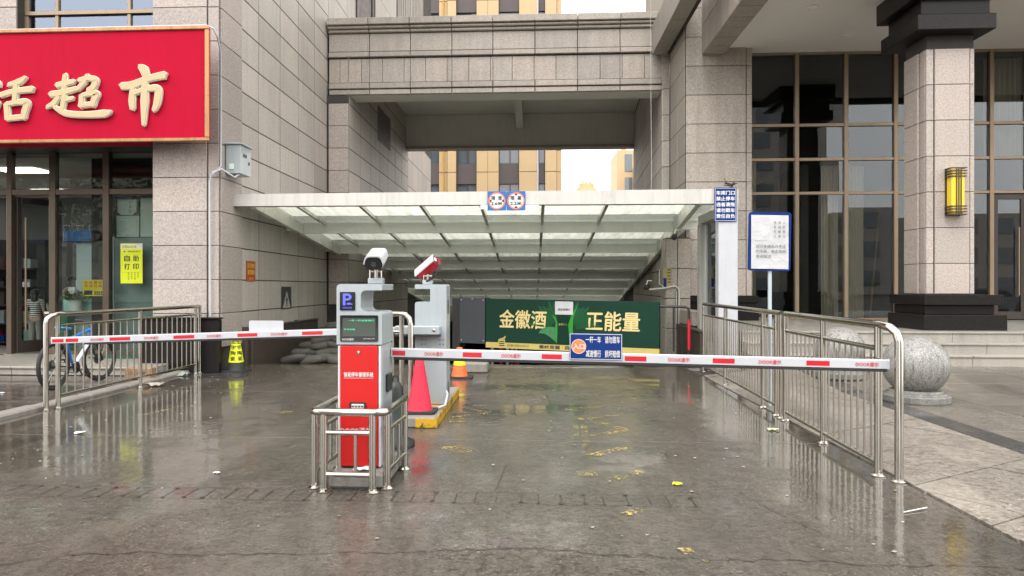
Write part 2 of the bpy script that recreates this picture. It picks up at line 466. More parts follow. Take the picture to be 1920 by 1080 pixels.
M['brown_wall'] = plain('brown_wall', (0.06, 0.046, 0.036), 0.5, var=0.2, scale=2, streak=0.25)
M['gate_green'] = plain('gate_green', (0.008, 0.036, 0.022), 0.5, var=0.08, spec=0.12)
M['gate_lime'] = plain('gate_lime', (0.03, 0.24, 0.03), 0.5, var=0.25, scale=5, spec=0.12)
M['gate_gold'] = plain('gate_gold', (0.48, 0.38, 0.11), 0.4, var=0.1)
M['gate_letter'] = plain('gate_letter', (0.62, 0.50, 0.22), 0.4, var=0.1, scale=7)
M['slate'] = plain('slate', (0.035, 0.04, 0.046), 0.45, var=0.2, scale=3, streak=0.1)
M['cardboard'] = plain('cardboard', (0.30, 0.19, 0.10), 0.8)
M['fridge'] = plain('fridge', (0.20, 0.27, 0.265), 0.35, var=0.05, scale=1)
M['cabinet_grey'] = plain('cabinet_grey', (0.40, 0.47, 0.50), 0.4, var=0.05)
M['box_white'] = plain('box_white', (0.62, 0.67, 0.63), 0.7, var=0.06)
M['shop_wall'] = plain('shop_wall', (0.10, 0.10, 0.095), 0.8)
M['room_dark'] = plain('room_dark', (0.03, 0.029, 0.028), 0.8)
M['curtain'] = plain('curtain', (0.68, 0.63, 0.52), 0.9, var=0.08)
M['lamp_on'] = emit('lamp_on', (1.0, 0.97, 0.92), 3.0)
M['led_blue'] = emit('led_blue', (0.13, 0.15, 1.0), 0.42)
M['led_green'] = emit('led_green', (0.04, 1.0, 0.40), 0.5)
M['lcd'] = plain('lcd', (0.045, 0.06, 0.05), 0.12)
M['road'] = wet_ground('road', (0.048, 0.042, 0.034), (0.102, 0.091, 0.075), fine=46, wet_scale=0.42, lo=0.385, hi=0.535, ripple=0.34, bmp=1.5, edges=((1.4, 2.6), (-3.6, -5.2)))
M['plaza'] = wet_ground('plaza', (0.085, 0.074, 0.062), (0.165, 0.147, 0.125), wet_scale=0.35, lo=0.48, hi=0.66, r_dry=0.33, r_wet=0.1, bmp=0.25, tone=0.10)
M['apron'] = wet_ground('apron', (0.125, 0.11, 0.092), (0.25, 0.222, 0.188), fine=40, wet_scale=0.6, lo=0.5, hi=0.7, r_dry=0.45, r_wet=0.14, bmp=0.9, tone=0.10)
M['band'] = wet_ground('band', (0.035, 0.033, 0.032), (0.06, 0.056, 0.054), wet_scale=0.5, r_dry=0.3, r_wet=0.08, bmp=0.2)
M['sidewalk'] = wet_ground('sidewalk', (0.055, 0.046, 0.04), (0.10, 0.086, 0.075), wet_scale=0.6, lo=0.36, hi=0.5, r_dry=0.3, r_wet=0.06, bmp=0.3, tone=0.14)
M['soil'] = plain('soil', (0.05, 0.044, 0.038), 0.9, var=0.3)
M['beige_tile'] = plain('beige_tile', (0.52, 0.37, 0.20), 0.6, var=0.10, scale=0.7)
M['far_brown'] = plain('far_brown', (0.085, 0.07, 0.068), 0.6, var=0.08)
M['far_glass'] = plain('far_glass', (0.10, 0.12, 0.135), 0.06, var=0.3, scale=0.4, spec=0.9)
M['far_stone'] = plain('far_stone', (0.42, 0.38, 0.34), 0.7, var=0.08)
M['leaf_green'] = plain('leaf_green', (0.05, 0.09, 0.025), 0.6, var=0.5, scale=14)
M['tree_green'] = plain('tree_green', (0.03, 0.055, 0.02), 0.7, var=0.5, scale=2)
M['bark'] = plain('bark', (0.06, 0.045, 0.035), 0.9, bmp=0.5)
def worn_paint(name, col, lo=0.52, hi=0.74):
    m, nt, bs = new_mat(name); P = pos(nt); out = nt.nodes['Material Output']
    bs.inputs['Base Color'].default_value = (*col, 1); bs.inputs['Roughness'].default_value = 0.3
    f = mathn(nt, 'MULTIPLY', noise(nt, P, 34, 5, 0.7), mathn(nt, 'ADD', noise(nt, P, 4, 3), 0.5))
    tr = nd(nt, 'ShaderNodeBsdfTransparent'); mi = nd(nt, 'ShaderNodeMixShader')
    nt.links.new(ramp(nt, f, [(lo, 0.0), (hi, 0.9)]), mi.inputs[0]); nt.links.new(tr.outputs[0], mi.inputs[1]); nt.links.new(bs.outputs[0], mi.inputs[2])
    nt.links.new(mi.outputs[0], out.inputs[0]); return m
M['worn_yellow'] = worn_paint('worn_yellow', (0.62, 0.46, 0.10))
UX, UY, UZ = (1, 0, 0), (0, 1, 0), (0, 0, 1)
# ================================================================== GROUND
def structure(name, loc=(0, 0, 0)):
    o = bpy.data.objects.new(name, None); COL.objects.link(o); o.location = loc; WL[o.name] = Vector(loc); o['kind'] = 'structure'; return o
g = MB(); Z0 = -0.05
for x0, x1, y0, y1 in ((-400, 400, -400, 13.85), (-400, -5.56, 13.85, 39), (4.9, 400, 13.85, 39), (-400, 400, 39, 900)):
    g.quad((x0, y0, Z0), (x1, y0, Z0), (x1, y1, Z0), (x0, y1, Z0))
g.build('ground', M['soil'], kind='structure')
road = structure('road')
for i, (ya, yb) in enumerate(((-16, -9), (-9, -3), (-3, 1.2), (1.2, 7.24), (7.24, 10.4), (10.4, 13.85))):
    for xa, xb in ((-5.96, 2.84),) if yb > -3 else ((-12, -5), (-5, 2), (2, 12)):
        panel(road, 'road_slab', (xa + .005, ya + .005, -0.045), UX, UY, xb - xa - .010, yb - ya - .010, 0.045, M['road'], 0.004)
# cracks and cut drainage slots in the road
def ribbon(pts, w, z, name, mat, parent, jag=0.0, h=0.003):
    m = MB(); P2 = [Vector((a, b, 0)) for a, b in pts]; Q = []
    for a, b in zip(P2, P2[1:]):
        n = max(1, int((b - a).length / 0.05))
        Q += [a.lerp(b, k / n) for k in range(n)]
    Q.append(P2[-1])
    if jag: Q = [q + Vector((random.uniform(-jag, jag), random.uniform(-jag, jag) + mnoise.noise(q * 2.3) * jag * 3, 0)) for q in Q]
    for a, b in zip(Q, Q[1:]):
        d = (b - a); 
        if d.length < 1e-5: continue
        wa = w * (random.uniform(0.3, 1.2) if jag else 1)
        n = Vector((-d.y, d.x, 0)).normalized() * wa / 2
        m.quad((a.x - n.x, a.y - n.y, z), (b.x - n.x, b.y - n.y, z), (b.x + n.x, b.y + n.y, z + h * 0), (a.x + n.x, a.y + n.y, z))
    return m.build(name, mat, parent)
M['crack'] = plain('crack', (0.026, 0.022, 0.018), 0.4)
ribbon([(-2.88, 3.85), (-2.54, 3.99), (-2.11, 4.06), (-1.84, 4.04), (-1.08, 4.1), (-0.84, 4.11), (-0.48, 4.18), (-0.1, 4.25), (0.12, 4.24), (0.34, 4.19), (0.55, 4.19), (1.05, 4.11), (1.6, 4.16), (2.3, 4.08), (2.8, 4.02)], 0.009, 0.004, 'crack', M['crack'], road, 0.02)
ribbon([(-0.28, 5.43), (-0.25, 5.85), (-0.23, 6.21)], 0.010, 0.004, 'crack', M['crack'], road, 0.004)
ribbon([(1.75, 4.6), (1.62, 4.95), (1.5, 5.5)], 0.008, 0.004, 'crack', M['crack'], road, 0.008)
ribbon([(0.2, 8.9), (0.22, 9.6), (0.18, 10.3)], 0.008, 0.004, 'crack', M['crack'], road, 0.005)
m = MB()
for x in rng(-5.2, 1.1, 42):
    x += random.uniform(-.015, .015)
    y0 = 5.12 + random.uniform(0, .03); y1 = 5.37 - random.uniform(0, .05)
    m.quad((x - .0028, y0, .004), (x + .0028, y0, .004), (x + .0028, y1, .004), (x - .0028, y1, .004))
    for yy in (y0, y1):
        if random.random() < .6:
            r = random.uniform(.008, .016); m.add([(x + r * 1.4 * math.cos(a), yy + r * math.sin(a), .0045) for a in rng(0, 2 * PI, 9)[:-1]], [tuple(range(9))])
for yy in (5.11, 5.385): m.quad((-5.3, yy - .002, .0035), (1.15, yy - .002, .0035), (1.15, yy + .002, .0035), (-5.3, yy + .002, .0035))
m.build('drainage_slots', M['crack'], road)
# worn yellow paint
def paint(pts, w): 
    return ribbon(pts, w * 1.35, 0.006, 'yellow_marking', M['worn_yellow'], road)
for pts, w in (([(0.39, 9.05), (0.82, 9.3)], .07), ([(0.4, 8.57), (0.59, 8.39), (1.0, 8.74)], .07), ([(0.63, 8.33), (0.96, 7.83), (0.6, 7.45)], .09),
               ([(0.46, 8.14), (0.42, 7.3)], .05), ([(0.55, 8.15), (0.48, 6.62)], .05), ([(0.53, 6.62), (0.89, 6.97)], .09), ([(0.55, 5.75), (0.91, 6.08)], .08),
               ([(0.6, 4.91), (0.72, 5.03)], .06), ([(0.43, 6.15), (0.43, 5.9)], .12), ([(-0.93, 9.27), (-0.55, 9.32)], .06), ([(-0.89, 9.12), (-0.65, 8.85), (-0.51, 8.85)], .08),
               ([(-0.96, 8.43), (-0.53, 8.78)], .07), ([(-0.93, 8.18), (-0.58, 8.22)], .05), ([(-0.82, 6.72), (-0.58, 6.86)], .22),
               ([(-4.61, 8.18), (-4.5, 8.71), (-4.42, 9.09)], .07), ([(-3.38, 8.93), (-2.9, 8.65)], .12), ([(0.86, 4.3), (0.88, 4.2)], .05), ([(0.92, 4.12), (0.95, 4.08)], .05)):
    paint(pts, w)

# ramp down into the garage, with its side walls
rmp = structure('ramp', (-0.8, 13.85, 0))
m = MB(); prev = None
for y, z in ((13.85, 0.0), (14.3, -0.012), (14.9, -0.06), (16, -0.19), (39.5, -3.1), (48, -3.3)):
    xr = 3.40 + 0.0538 * (y - 19.6) + .1
    if prev: m.quad((-5.6, prev[0], prev[1]), (prev[2], prev[0], prev[1]), (xr, y, z), (-5.6, y, z))
    prev = (y, z, xr)
m.build('ramp_surface', M['road'], rmp)
B('retaining_wall', M['concrete'], rmp, -5.9, -5.58, 13.9, 48, -4.2, -0.06)
w = MB(); w.add([(3.13, 13.9, -4.2), (5.0, 48, -4.2), (5.3, 48, -4.2), (3.5, 13.9, -4.2), (3.13, 13.9, -.06), (5.0, 48, -.06), (5.3, 48, -.06), (3.5, 13.9, -.06)],
      [(0, 1, 2, 3), (4, 5, 6, 7), (0, 1, 5, 4), (2, 3, 7, 6), (1, 2, 6, 5), (0, 3, 7, 4)]); w.build('retaining_wall', M['concrete'], rmp)
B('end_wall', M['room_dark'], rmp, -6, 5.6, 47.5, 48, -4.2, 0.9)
B('garage_lintel', M['concrete'], rmp, -6, 5.6, 38.6, 39.0, -0.3, 0.95)
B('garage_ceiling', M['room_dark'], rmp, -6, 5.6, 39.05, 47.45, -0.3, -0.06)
# yellow line and kerb lip across the ramp head
ribbon([(-5.4, 13.72), (3.2, 13.72)], .10, 0.006, 'yellow_marking', M['worn_yellow'], road)

# left pavement, kerb and shop step
sw = structure('sidewalk')
panels(sw, (-10.45, 7.2, -0.03), UX, UY, rng(0, 4.2, 7), rng(0, 4.74, 12), M['sidewalk'], t=0.045, gap=0.008, name='paving_slab')
B('sidewalk_bed', M['sidewalk'], sw, -30, -6.22, -3, 7.19, -0.03, 0.012); B('sidewalk_bed', M['sidewalk'], sw, -30, -10.46, 7.2, 11.95, -0.03, 0.012)
kb = structure('kerb')
for y in rng(1, 12.6, 12)[:-1]:
    MB().box(-6.21 + random.uniform(-.008, .008), -5.98, y + .006, y + 0.96, -.03, .05 + random.uniform(-.012, .008), .02).build('kerb_stone', M['concrete'], kb)
st = structure('shop_step')
for i, x in enumerate(rng(-16, -6.35, 8)[:-1]):
    MB().box(x + .003, x + 9.65 / 8 - .003, 11.96, 12.9, 0.02, .125, .008).box(x + .003, x + 9.65 / 8 - .003, 11.93, 14.25, .127, .165, .008).build('step_stone', M['step_stone'], st)
# doormats and green carpet edge
# right: apron slabs laid on the skew, dark band, plaza paving, steps
def clip(poly, x0, x1, y0, y1):
    for ax, lim, sg in ((0, x0, 1), (0, x1, -1), (1, y0, 1), (1, y1, -1)):
        out = []
        for i in range(len(poly)):
            a, b = poly[i - 1], poly[i]; da = (a[ax] - lim) * sg; db = (b[ax] - lim) * sg
            if da * db < 0:
                t = da / (da - db); out.append((a[0] + (b[0] - a[0]) * t, a[1] + (b[1] - a[1]) * t))
            if db >= 0: out.append(b)
        poly = out
        if len(poly) < 3: return []
    return poly
ap = structure('apron', (3.6, 8, 0))
ca, sa = math.cos(R(32)), math.sin(R(32))
for i in range(-4, 12):
    for j in range(-3, 16):
        o = 0.55 if j % 2 else 0
        a0, b0 = i * 1.1 + o + .007, j * .8 + .007; a1, b1 = a0 + 1.086, b0 + .786
        pl = clip([(2.2 + a * ca - b * sa, 2.5 + a * sa + b * ca) for a, b in ((a0, b0), (a1, b0), (a1, b1), (a0, b1))], 2.865, 4.29, 3.0, 12.66)
        if pl and len(pl) > 2:
            xs = [p[0] for p in pl]; ys = [p[1] for p in pl]
            if (max(xs) - min(xs)) * (max(ys) - min(ys)) < .01: continue
            d = random.uniform(-.003, .004)
            zz = lambda x, y: .006 + (x - 2.86) * .018 + d + (max(0, y - 10.5) * .068 if y > 10.5 else 0) * (x - 2.86) / 1.44
            n = len(pl)
            MB().add([(x, y, -.04) for x, y in pl] + [(x, y, zz(x, y)) for x, y in pl], [tuple(range(n)), tuple(range(n, 2 * n))] + [(k, (k + 1) % n, (k + 1) % n + n, k + n) for k in range(n)]).build('apron_slab', M['apron'], ap)
B('apron_bed', M['soil'], ap, 2.85, 4.3, -3, 12.66, -.045, -.03); B('apron_far_slab', M['apron'], ap, 2.865, 4.29, -3, 2.99, -.03, .012)
pz = structure('plaza', (8, 8, 0))
up = Vector((0, 2.2, .15))
for name, x0, us, mat in (('band_stone', 4.3, [0, .32], M['band']), ('paving_slab', 4.62, rng(0, 11, 12), M['plaza'])):
    panels(pz, (x0, 1.5, -.01), UX, UY, us, rng(0, 9, 10), mat, t=.042, gap=.007, name=name)
    panels(pz, (x0, 10.51, -.01), UX, up, us, rng(0, up.length, 3), mat, t=.042, gap=.007, name=name)
B('plaza_bed', M['plaza'], pz, 4.31, 30, -3, 1.49, -.04, .03); B('plaza_bed', M['plaza'], pz, 15.63, 30, 1.5, 12.7, -.04, .02)
sp = structure('steps', (9, 13, 0))
for k, (y, z) in enumerate(((12.7, .18), (13.0, .36), (13.3, .54))):
    n = 11
    for i in range(n):
        x0 = 3.68 + k * .0 + i * 1.2 + (.4 if k == 1 and i else 0); x1 = min(3.68 + (i + 1) * 1.2 + (.4 if k == 1 else 0), 16.88)
        MB().box(x0 + .003, x1 - .003, y + .012, y + .6, z - .2, z + .145, .004).box(x0 + .003, x1 - .003, y - .012, y + .6, z + .147, z + .18, .006).build('step_stone', M['step_stone'], sp)
panels(sp, (3.7, 13.9, .69), UX, UY, rng(0, 13.2, 11), rng(0, 4.2, 4), M['step_stone'], t=.03, gap=.006, name='landing_slab')
B('landing_bed', M['joint'], sp, 3.7, 17, 13.6, 18.05, 0, .685)

# ================================================================== SHOP BUILDING (left)
bl = thing('supermarket_building', 'beige granite clad building with glass shopfront under the big red signboard', 'building', (-7, 13.5, 0))
B('wall_core', M['joint'], bl, -6.72, -5.565, 12.74, 13.75, 0, 12)
B('wall_core', M['joint'], bl, -9, -5.559, 14.6, 40, -4.2, 26)
B('wall_core', M['joint'], bl, -7.0, -5.559, 13.76, 14.58, -4.2, 26)
B('upper_wall', M['joint'], bl, -20, -6.73, 13.2, 14.5, 7.6, 26); B('upper_wall', M['joint'], bl, -20, -9.22, 12.745, 13.16, 4.46, 9)
rows = [.43 + .6 * k for k in range(0, 20)]
panels(bl, (-6.72, 12.74, 0), UX, UZ, [0.0, .985], rows[:16], M['stone_left'], t=.035, gap=.010)
panels(bl, (-5.725, 12.74, 0), UX, UZ, [0.0, .20], rows[:16], M['stone_left'], t=.018, gap=.010)
panels(bl, (-5.565, 12.79, 0), UY, UZ, [0, .93], rows[:16], M['stone_left'], t=.06, gap=.010)
panels(bl, (-5.60, 13.76, 0), UY, UZ, [0, .94, 2.21, 3.47, 4.76, 6.04], [-.17] + rows[:16], M['stone_side'], t=.045, gap=.018)
def sidewin(a, b, c, d): return (22.9 < a + 19.8 + .6 < 25 and 9.4 < c + .3 < 11.5) or (28.6 < a + 20.4 < 37 and c > 10.3)
panels(bl, (-5.60, 19.8, 0), UY, UZ, rng(0, 18, 9), [8.4 + 1.2 * k for k in range(9)], M['stone_side'], t=.045, gap=.014, skip=sidewin)
panels(bl, (-5.60, 29.2, 0), UY, UZ, rng(0, 10.7, 7), [1.2 + 1.2 * k for k in range(7)], M['stone_left'], t=.045, gap=.02)
panels(bl, (-11.6, 12.74, 0), UX, UZ, [0, 1.2, 2.38], [5.9, 6.5, 7.1, 7.7, 8.3], M['stone_left'], t=.035, gap=.012)
B('window_recess', M['far_brown'], bl, -5.558, -5.548, 22.9, 25.2, 9.5, 11.6)
wf = MB()
for a, b, c, d in ((22.9, 25.2, 9.5, 9.6), (22.9, 25.2, 11.5, 11.6), (22.9, 23.0, 9.6, 11.5), (25.1, 25.2, 9.6, 11.5)): wf.box(-5.547, -5.50, a, b, c, d)
wf.build('window_frame', M['dark_bronze'], bl)
lv = B('louver', M['far_brown'], bl, -5.558, -5.548, 29.9, 37.0, 10.9, 17)
for k in range(16): MB().box(-5.547, -5.50, 30.0 + k * .44, 30.15 + k * .44, 11, 17).build('louver_slat', M['stone_side'], lv)
B('louver_sill', M['stone_left'], bl, -5.6, -5.42, 29.7, 37.1, 10.7, 10.88)
pl = MB().box(-6.86, -5.46, 12.56, 12.70, .0, .93, .008)
pl.build('plinth', M['black_granite'], bl); B('plinth_cap', M['black_granite'], bl, -6.88, -5.44, 12.53, 12.70, .935, .97, .006)
# shopfront frame and panes
ZT, ZS = 4.18, .165
for x, w_ in ((-12.2, .12), (-10.42, .10), (-9.53, .13), (-8.43, .13), (-6.78, .06)):
    B('mullion', M['shop_bronze'], bl, x - w_ / 2, x + w_ / 2, 14.14, 14.28, ZS, ZT, .006)
xs = [(-12.14, -10.47), (-10.37, -9.595), (-9.465, -8.495), (-8.365, -6.815)]
for a, b in xs: B('transom', M['shop_bronze'], bl, a, b, 14.15, 14.27, 3.33, 3.44, .006)
for a, b in xs[2:]: B('sill_rail', M['shop_bronze'], bl, a, b, 14.15, 14.27, ZS, .24, .006)
for a, b in xs: B('pane', M['pane_shop'], bl, a, b, 14.205, 14.213, 3.45, ZT)
for a, b in xs[2:]: B('pane', M['pane_shop'], bl, a, b, 14.205, 14.213, .245, 3.325)
B('lintel', M['dark_bronze'], bl, -16, -6.75, 13.0, 14.4, ZT + .005, 4.45)
# open door leaf
dl = MB(); dl.T = Matrix.Translation((-10.33, 14.24, 0)) @ Matrix.Rotation(R(66), 4, 'Z')
for a, b, c, d in ((0, .09, .18, 3.30), (.83, .92, .18, 3.30), (.09, .83, 3.18, 3.30), (.09, .83, .18, .42)): dl.box(a, b, -.025, .025, c, d, .004)
door = dl.build('door', M['dark_bronze'], bl)
dp = MB(); dp.T = dl.T; dp.box(.09, .83, -.004, .004, .42, 3.18).build('pane', M['pane_shop'], door)
dh = MB(); dh.T = dl.T; dh.tube([(.14, -.07, .62), (.14, -.07, 2.9)], .017)
for z in (.72, 1.9, 2.8): dh.tube([(.14, -.07, z), (.14, -.02, z)], .012)
dh.build('handle', M['bronze'], door)
dn = MB(); dn.T = dl.T; dn.box(.10, .24, -.032, -.027, 1.50, 1.60).build('door_note', M['paper'], door)
# upper windows
for x, w_ in ((-9.19, .07), (-8.62, .06), (-7.27, .06)): B('mullion', M['bronze'], bl, x - w_ / 2, x + w_ / 2, 12.92, 13.02, 5.9, 7.6, .005)
B('transom', M['bronze'], bl, -9.2, -6.8, 12.90, 13.0, 6.42, 6.49, .005)
for a, b in ((-9.16, -8.65), (-8.59, -7.30), (-7.24, -6.73)):
    B('pane', M['pane_blue'], bl, a, b, 12.965, 12.972, 5.9, 6.415); B('pane', M['pane_blue'], bl, a, b, 12.965, 12.972, 6.495, 7.6)
gr = MB()
for k in range(26): gr.tube([(-9.1 + k * .095, 13.12, 5.9), (-9.1 + k * .095, 13.12, 6.33)], .009, 6)
gr.tube([(-9.1, 13.12, 6.34), (-6.75, 13.12, 6.34)], .014, 6); gr.build('inner_railing', M['white_paint'], bl)
B('room_back', M['far_glass'], bl, -9.3, -6.74, 13.17, 13.195, 5.6, 7.6)
# shop interior
B('end_wall', M['stone_left'], bl, -30, -12.27, 14.15, 14.5, .0, 4.44)
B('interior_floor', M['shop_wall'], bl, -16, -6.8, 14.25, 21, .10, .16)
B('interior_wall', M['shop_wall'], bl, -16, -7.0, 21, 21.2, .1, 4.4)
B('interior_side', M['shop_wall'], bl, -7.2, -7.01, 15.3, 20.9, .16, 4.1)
B('interior_ceiling', M['plaster'], bl, -16, -7.02, 14.45, 21, 4.12, 4.3)
for x, y in ((-11.4, 15.9), (-8.8, 16.0), (-10.6, 19.2), (-13.2, 16.5), (-13.0, 19.4)): B('ceiling_light', M['lamp_on'], bl, x - .45, x + .45, y - .3, y + .3, 4.085, 4.115)

# ================================================================== BRIDGE between the two buildings
br = thing('overhead_bridge', 'beige stone clad bridge block spanning the gap between the two buildings', 'bridge', (-1, 24, 6.66))
B('core', M['joint'], br, -5.5, 3.40, 19.72, 20.4, 6.72, 8.62)
jx = [-5.5, -4.394, -3.285, -2.169, -1.074, .042, 1.165, 2.28, 3.375]
def band(y, z0, z1, mat, ch, cuts=jx, gap=.016, t=None):
    for a, b in zip(cuts, cuts[1:]): panel(br, 'stone_panel', (a + gap / 2, 19.72, z0 + .004), UX, UZ, b - a - gap, z1 - z0 - .008, 19.72 - y, mat, ch)
sb = M['stone_bridge']
band(19.42, 8.48, 8.665, sb, .012); band(19.49, 8.40, 8.476, sb, .02); band(19.56, 8.31, 8.396, sb, .02)
band(19.64, 7.82, 8.30, sb, .008); band(19.585, 7.665, 7.80, sb, .012)
cuts = sorted(set(jx + [round(-5.2 + .58 * k, 3) for k in range(15)])); cuts = [c for i, c in enumerate(cuts) if c <= 3.375 and (i == 0 or c - cuts[i - 1] > .06)]
band(19.66, 6.99, 7.635, sb, .006, cuts, .009); band(19.60, 6.82, 6.975, sb, .012); band(19.635, 6.665, 6.805, sb, .012)
B('beam', M['plaster'], br, -4.94, 3.38, 19.74, 20.45, 6.66, 6.715); B('ceiling', M['plaster'], br, -5.0, 4.1, 20.42, 28.95, 8.2, 8.6)
B('beam', M['plaster'], br, -5.0, 3.92, 28.6, 28.95, 6.96, 8.19); B('beam', M['plaster'], br, -.64, -.38, 20.42, 28.58, 7.62, 8.19)
B('drip_edge', M['stone_bridge'], br, -4.95, 3.9, 28.5, 29.05, 6.86, 6.955)
B('pier', M['joint'], br, -5.55, -4.954, 19.64, 29, -.5, 6.655); B('pier', M['joint'], br, -5.55, -4.954, 20.45, 29, 6.66, 8.195)
panels(br, (-5.5, 19.635, 0), UX, UZ, [0, .55], [1.03 + .6 * k for k in range(0, 10)], M['stone_left'], t=.035, gap=.012)
panels(br, (-4.99, 19.65, 0), UY, UZ, rng(0, 9.3, 7), [.43 + .6 * k for k in range(0, 14)], M['stone_side'], t=.04, gap=.020, skip=lambda a, b, c, d: 3.4 < a + .6 < 5.6 and 6.3 < c + .3 < 7.1)
B('niche', M['far_brown'], br, -4.953, -4.945, 23.3, 25.4, 6.2, 7.3)
# right hand passage wall (slightly splayed) and its narrow pier
ang = Vector((3.40 - 3.90, 19.62 - 28.9, 0)); L = ang.length; uu = ang / L; nn = uu.cross(Vector((0, 0, 1)))
pw = MB(); a, b = Vector((3.90, 28.9, 0)) - uu * 10.2, Vector((3.40, 19.62, 0)); a2, b2 = a - nn * .4, b - nn * .1
pw.add([(p.x, p.y, z) for z in (-1.6, 3.0) for p in (a, b, b2, a2)], [(0, 1, 2, 3), (4, 5, 6, 7), (0, 1, 5, 4), (1, 2, 6, 5), (2, 3, 7, 6), (3, 0, 4, 7)]); 
a, b = Vector((3.90, 28.9, 0)), Vector((3.40, 19.62, 0)); a2, b2 = a - nn * .4, b - nn * .1
pw.add([(p.x, p.y, z) for z in (3.005, 8.6) for p in (a, b, b2, a2)], [(0, 1, 2, 3), (4, 5, 6, 7), (0, 1, 5, 4), (1, 2, 6, 5), (2, 3, 7, 6), (3, 0, 4, 7)])
pw.build('pier', M['joint'], br)
panels(br, Vector((3.90, 28.9, 0)), uu, UZ, rng(0, L, 7), [-.8 + .68 * k for k in range(14)], M['stone_side'], t=.035, gap=.020)
panels(br, (3.385, 19.60, 0), UX, UZ, [0, .175], [1.24 + .68 * k for k in range(11)], M['stone_right'], t=.035, gap=.012)

# ================================================================== OFFICE BUILDING (right) with its porch
bo = thing('office_building', 'stone office building with tall bronze framed windows and a deep porch roof', 'building', (9, 18, 0))
sr = M['stone_right']
B('wall_core', M['joint'], bo, 3.565, 5.10, 17.64, 19.56, -.9, 20); B('wall_core', M['stone_right'], bo, 4.5, 5.10, 19.57, 30, -.9, 20)
rws = [.56 + .68 * k for k in range(14)]
panels(bo, (3.575, 17.64, 0), UX, UZ, [0, 1.39], rws, sr, t=.04, gap=.012); panels(bo, (4.975, 17.66, 0), UX, UZ, [0, .135], rws, sr, t=.03, gap=.01)
panels(bo, (3.60, 19.5, 0), (0, -1, 0), UZ, [0, .95, 1.86], [-.12] + [.56 + .68 * k for k in range(24)], sr, t=.04, gap=.012)
MB().box(3.55, 5.2, 17.40, 17.6, .72, .98, .008).box(3.62, 5.16, 17.47, 17.6, .985, 1.13, .006).box(3.55, 5.2, 17.42, 17.6, 1.135, 1.30, .008).build('plinth', M['black_granite'], bo)
for k in range(8):
    y = 14.4 + k * .64; MB().box(3.09, 3.46, y + .01, y + .63, 7.55, 8.3, .008).build('cornice_stone', M['stone_bridge'], bo)
B('cornice_core', M['joint'], bo, 3.12, 3.56, 14.43, 19.5, 7.58, 8.27)
# porch roof: soffit, fascia stones
B('porch_soffit', M['soffit'], bo, 4.46, 22, 13.62, 18.2, 7.10, 7.3)
B('fascia_core', M['joint'], bo, 3.97, 4.42, 13.34, 17.56, 6.97, 9.2); B('fascia_core', M['joint'], bo, 4.43, 22, 13.34, 13.58, 6.97, 9.2)
panels(bo, (3.97, 17.55, 0), (0, -1, 0), UZ, rng(0, 4.2, 7), [6.94, 7.6, 8.3, 9.2], sb, t=.035, gap=.012, name='fascia_stone')
for k in range(7):
    y = 13.36 + k * .6; MB().box(3.94, 4.45, y + .012, y + .588, 6.935, 6.965, .005).build('fascia_stone', sb, bo)
panels(bo, (4.0, 13.34, 0), UX, UZ, rng(0, 14, 12), [6.97, 7.7, 8.4, 9.2], sb, t=.035, gap=.012, name='fascia_stone')
for x, y in ((5.55, 15.1), (9.0, 14.9), (7.0, 16.9)):
    MB().lathe((x, y, 7.098), [(.11, 0), (.11, -.025), (.08, -.03), (.07, -.012)], 20).build('downlight', M['soffit'], bo)
# curtain wall
cwY = 18.10
mx_ = [5.16, 6.284, 7.429, 8.577, 9.70, 10.764, 11.587, 12.75, 13.9, 15.1]; tz = [.73, 3.738, 4.544, 5.362, 7.08]
for x in mx_: B('mullion', M['bronze'], bo, x - .045, x + .045, cwY - .07, cwY + .07, .72, 7.095, .005)
for z in tz:
    for a, b in zip(mx_, mx_[1:]):
        if z == .73 and 10.7 < a < 11.5: continue
        B('transom', M['bronze'], bo, a + .047, b - .047, cwY - .055, cwY + .055, z - .035 if z > 1 else .722, z + .035, .005)
random.seed(11)
for a, b in zip(mx_, mx_[1:]):
    for c, d in zip(tz, tz[1:]):
        if 10.7 < a < 11.5 and c < 1: continue
        w2, h2 = (b - a) / 2 - .05, (d - c) / 2 - .04
        me = MB().box(-w2, w2, -.004, .004, -h2, h2).build('pane', M['pane_dark'], bo)
        WL[me.name] = Vector(((a + b) / 2, cwY, (c + d) / 2)); me.location = WL[me.name] - WL[bo.name]
        me.rotation_euler = (R(random.uniform(-.35, .35)), 0, R(random.uniform(-.5, .5)))
dr = MB()
for a, b, c, d in ((10.82, 10.92, .74, 3.68), (11.44, 11.53, .74, 3.68), (10.92, 11.44, 3.56, 3.68), (10.92, 11.44, .74, .92)): dr.box(a, b, cwY - .03, cwY + .03, c, d, .004)
dd = dr.build('door', M['dark_bronze'], bo); B('pane', M['pane_dark'], dd, 10.92, 11.44, cwY - .004, cwY + .004, .92, 3.56)
MB().tube([(11.36, cwY - .09, 1.3), (11.36, cwY - .09, 2.9)], .018).tube([(11.36, cwY - .09, 1.5), (11.40, cwY, 1.5)], .012).tube([(11.36, cwY - .09, 2.7), (11.40, cwY, 2.7)], .012).build('handle', M['bronze'], dd)
# room behind the glass
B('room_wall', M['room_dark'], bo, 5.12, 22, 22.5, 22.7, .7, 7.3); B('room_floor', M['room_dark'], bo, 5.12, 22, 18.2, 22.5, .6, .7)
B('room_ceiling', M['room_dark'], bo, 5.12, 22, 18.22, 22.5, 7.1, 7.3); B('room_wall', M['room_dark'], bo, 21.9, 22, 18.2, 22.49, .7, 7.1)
B('room_partition', M['shop_wall'], bo, 6.55, 6.75, 18.6, 22.4, .7, 4.5)

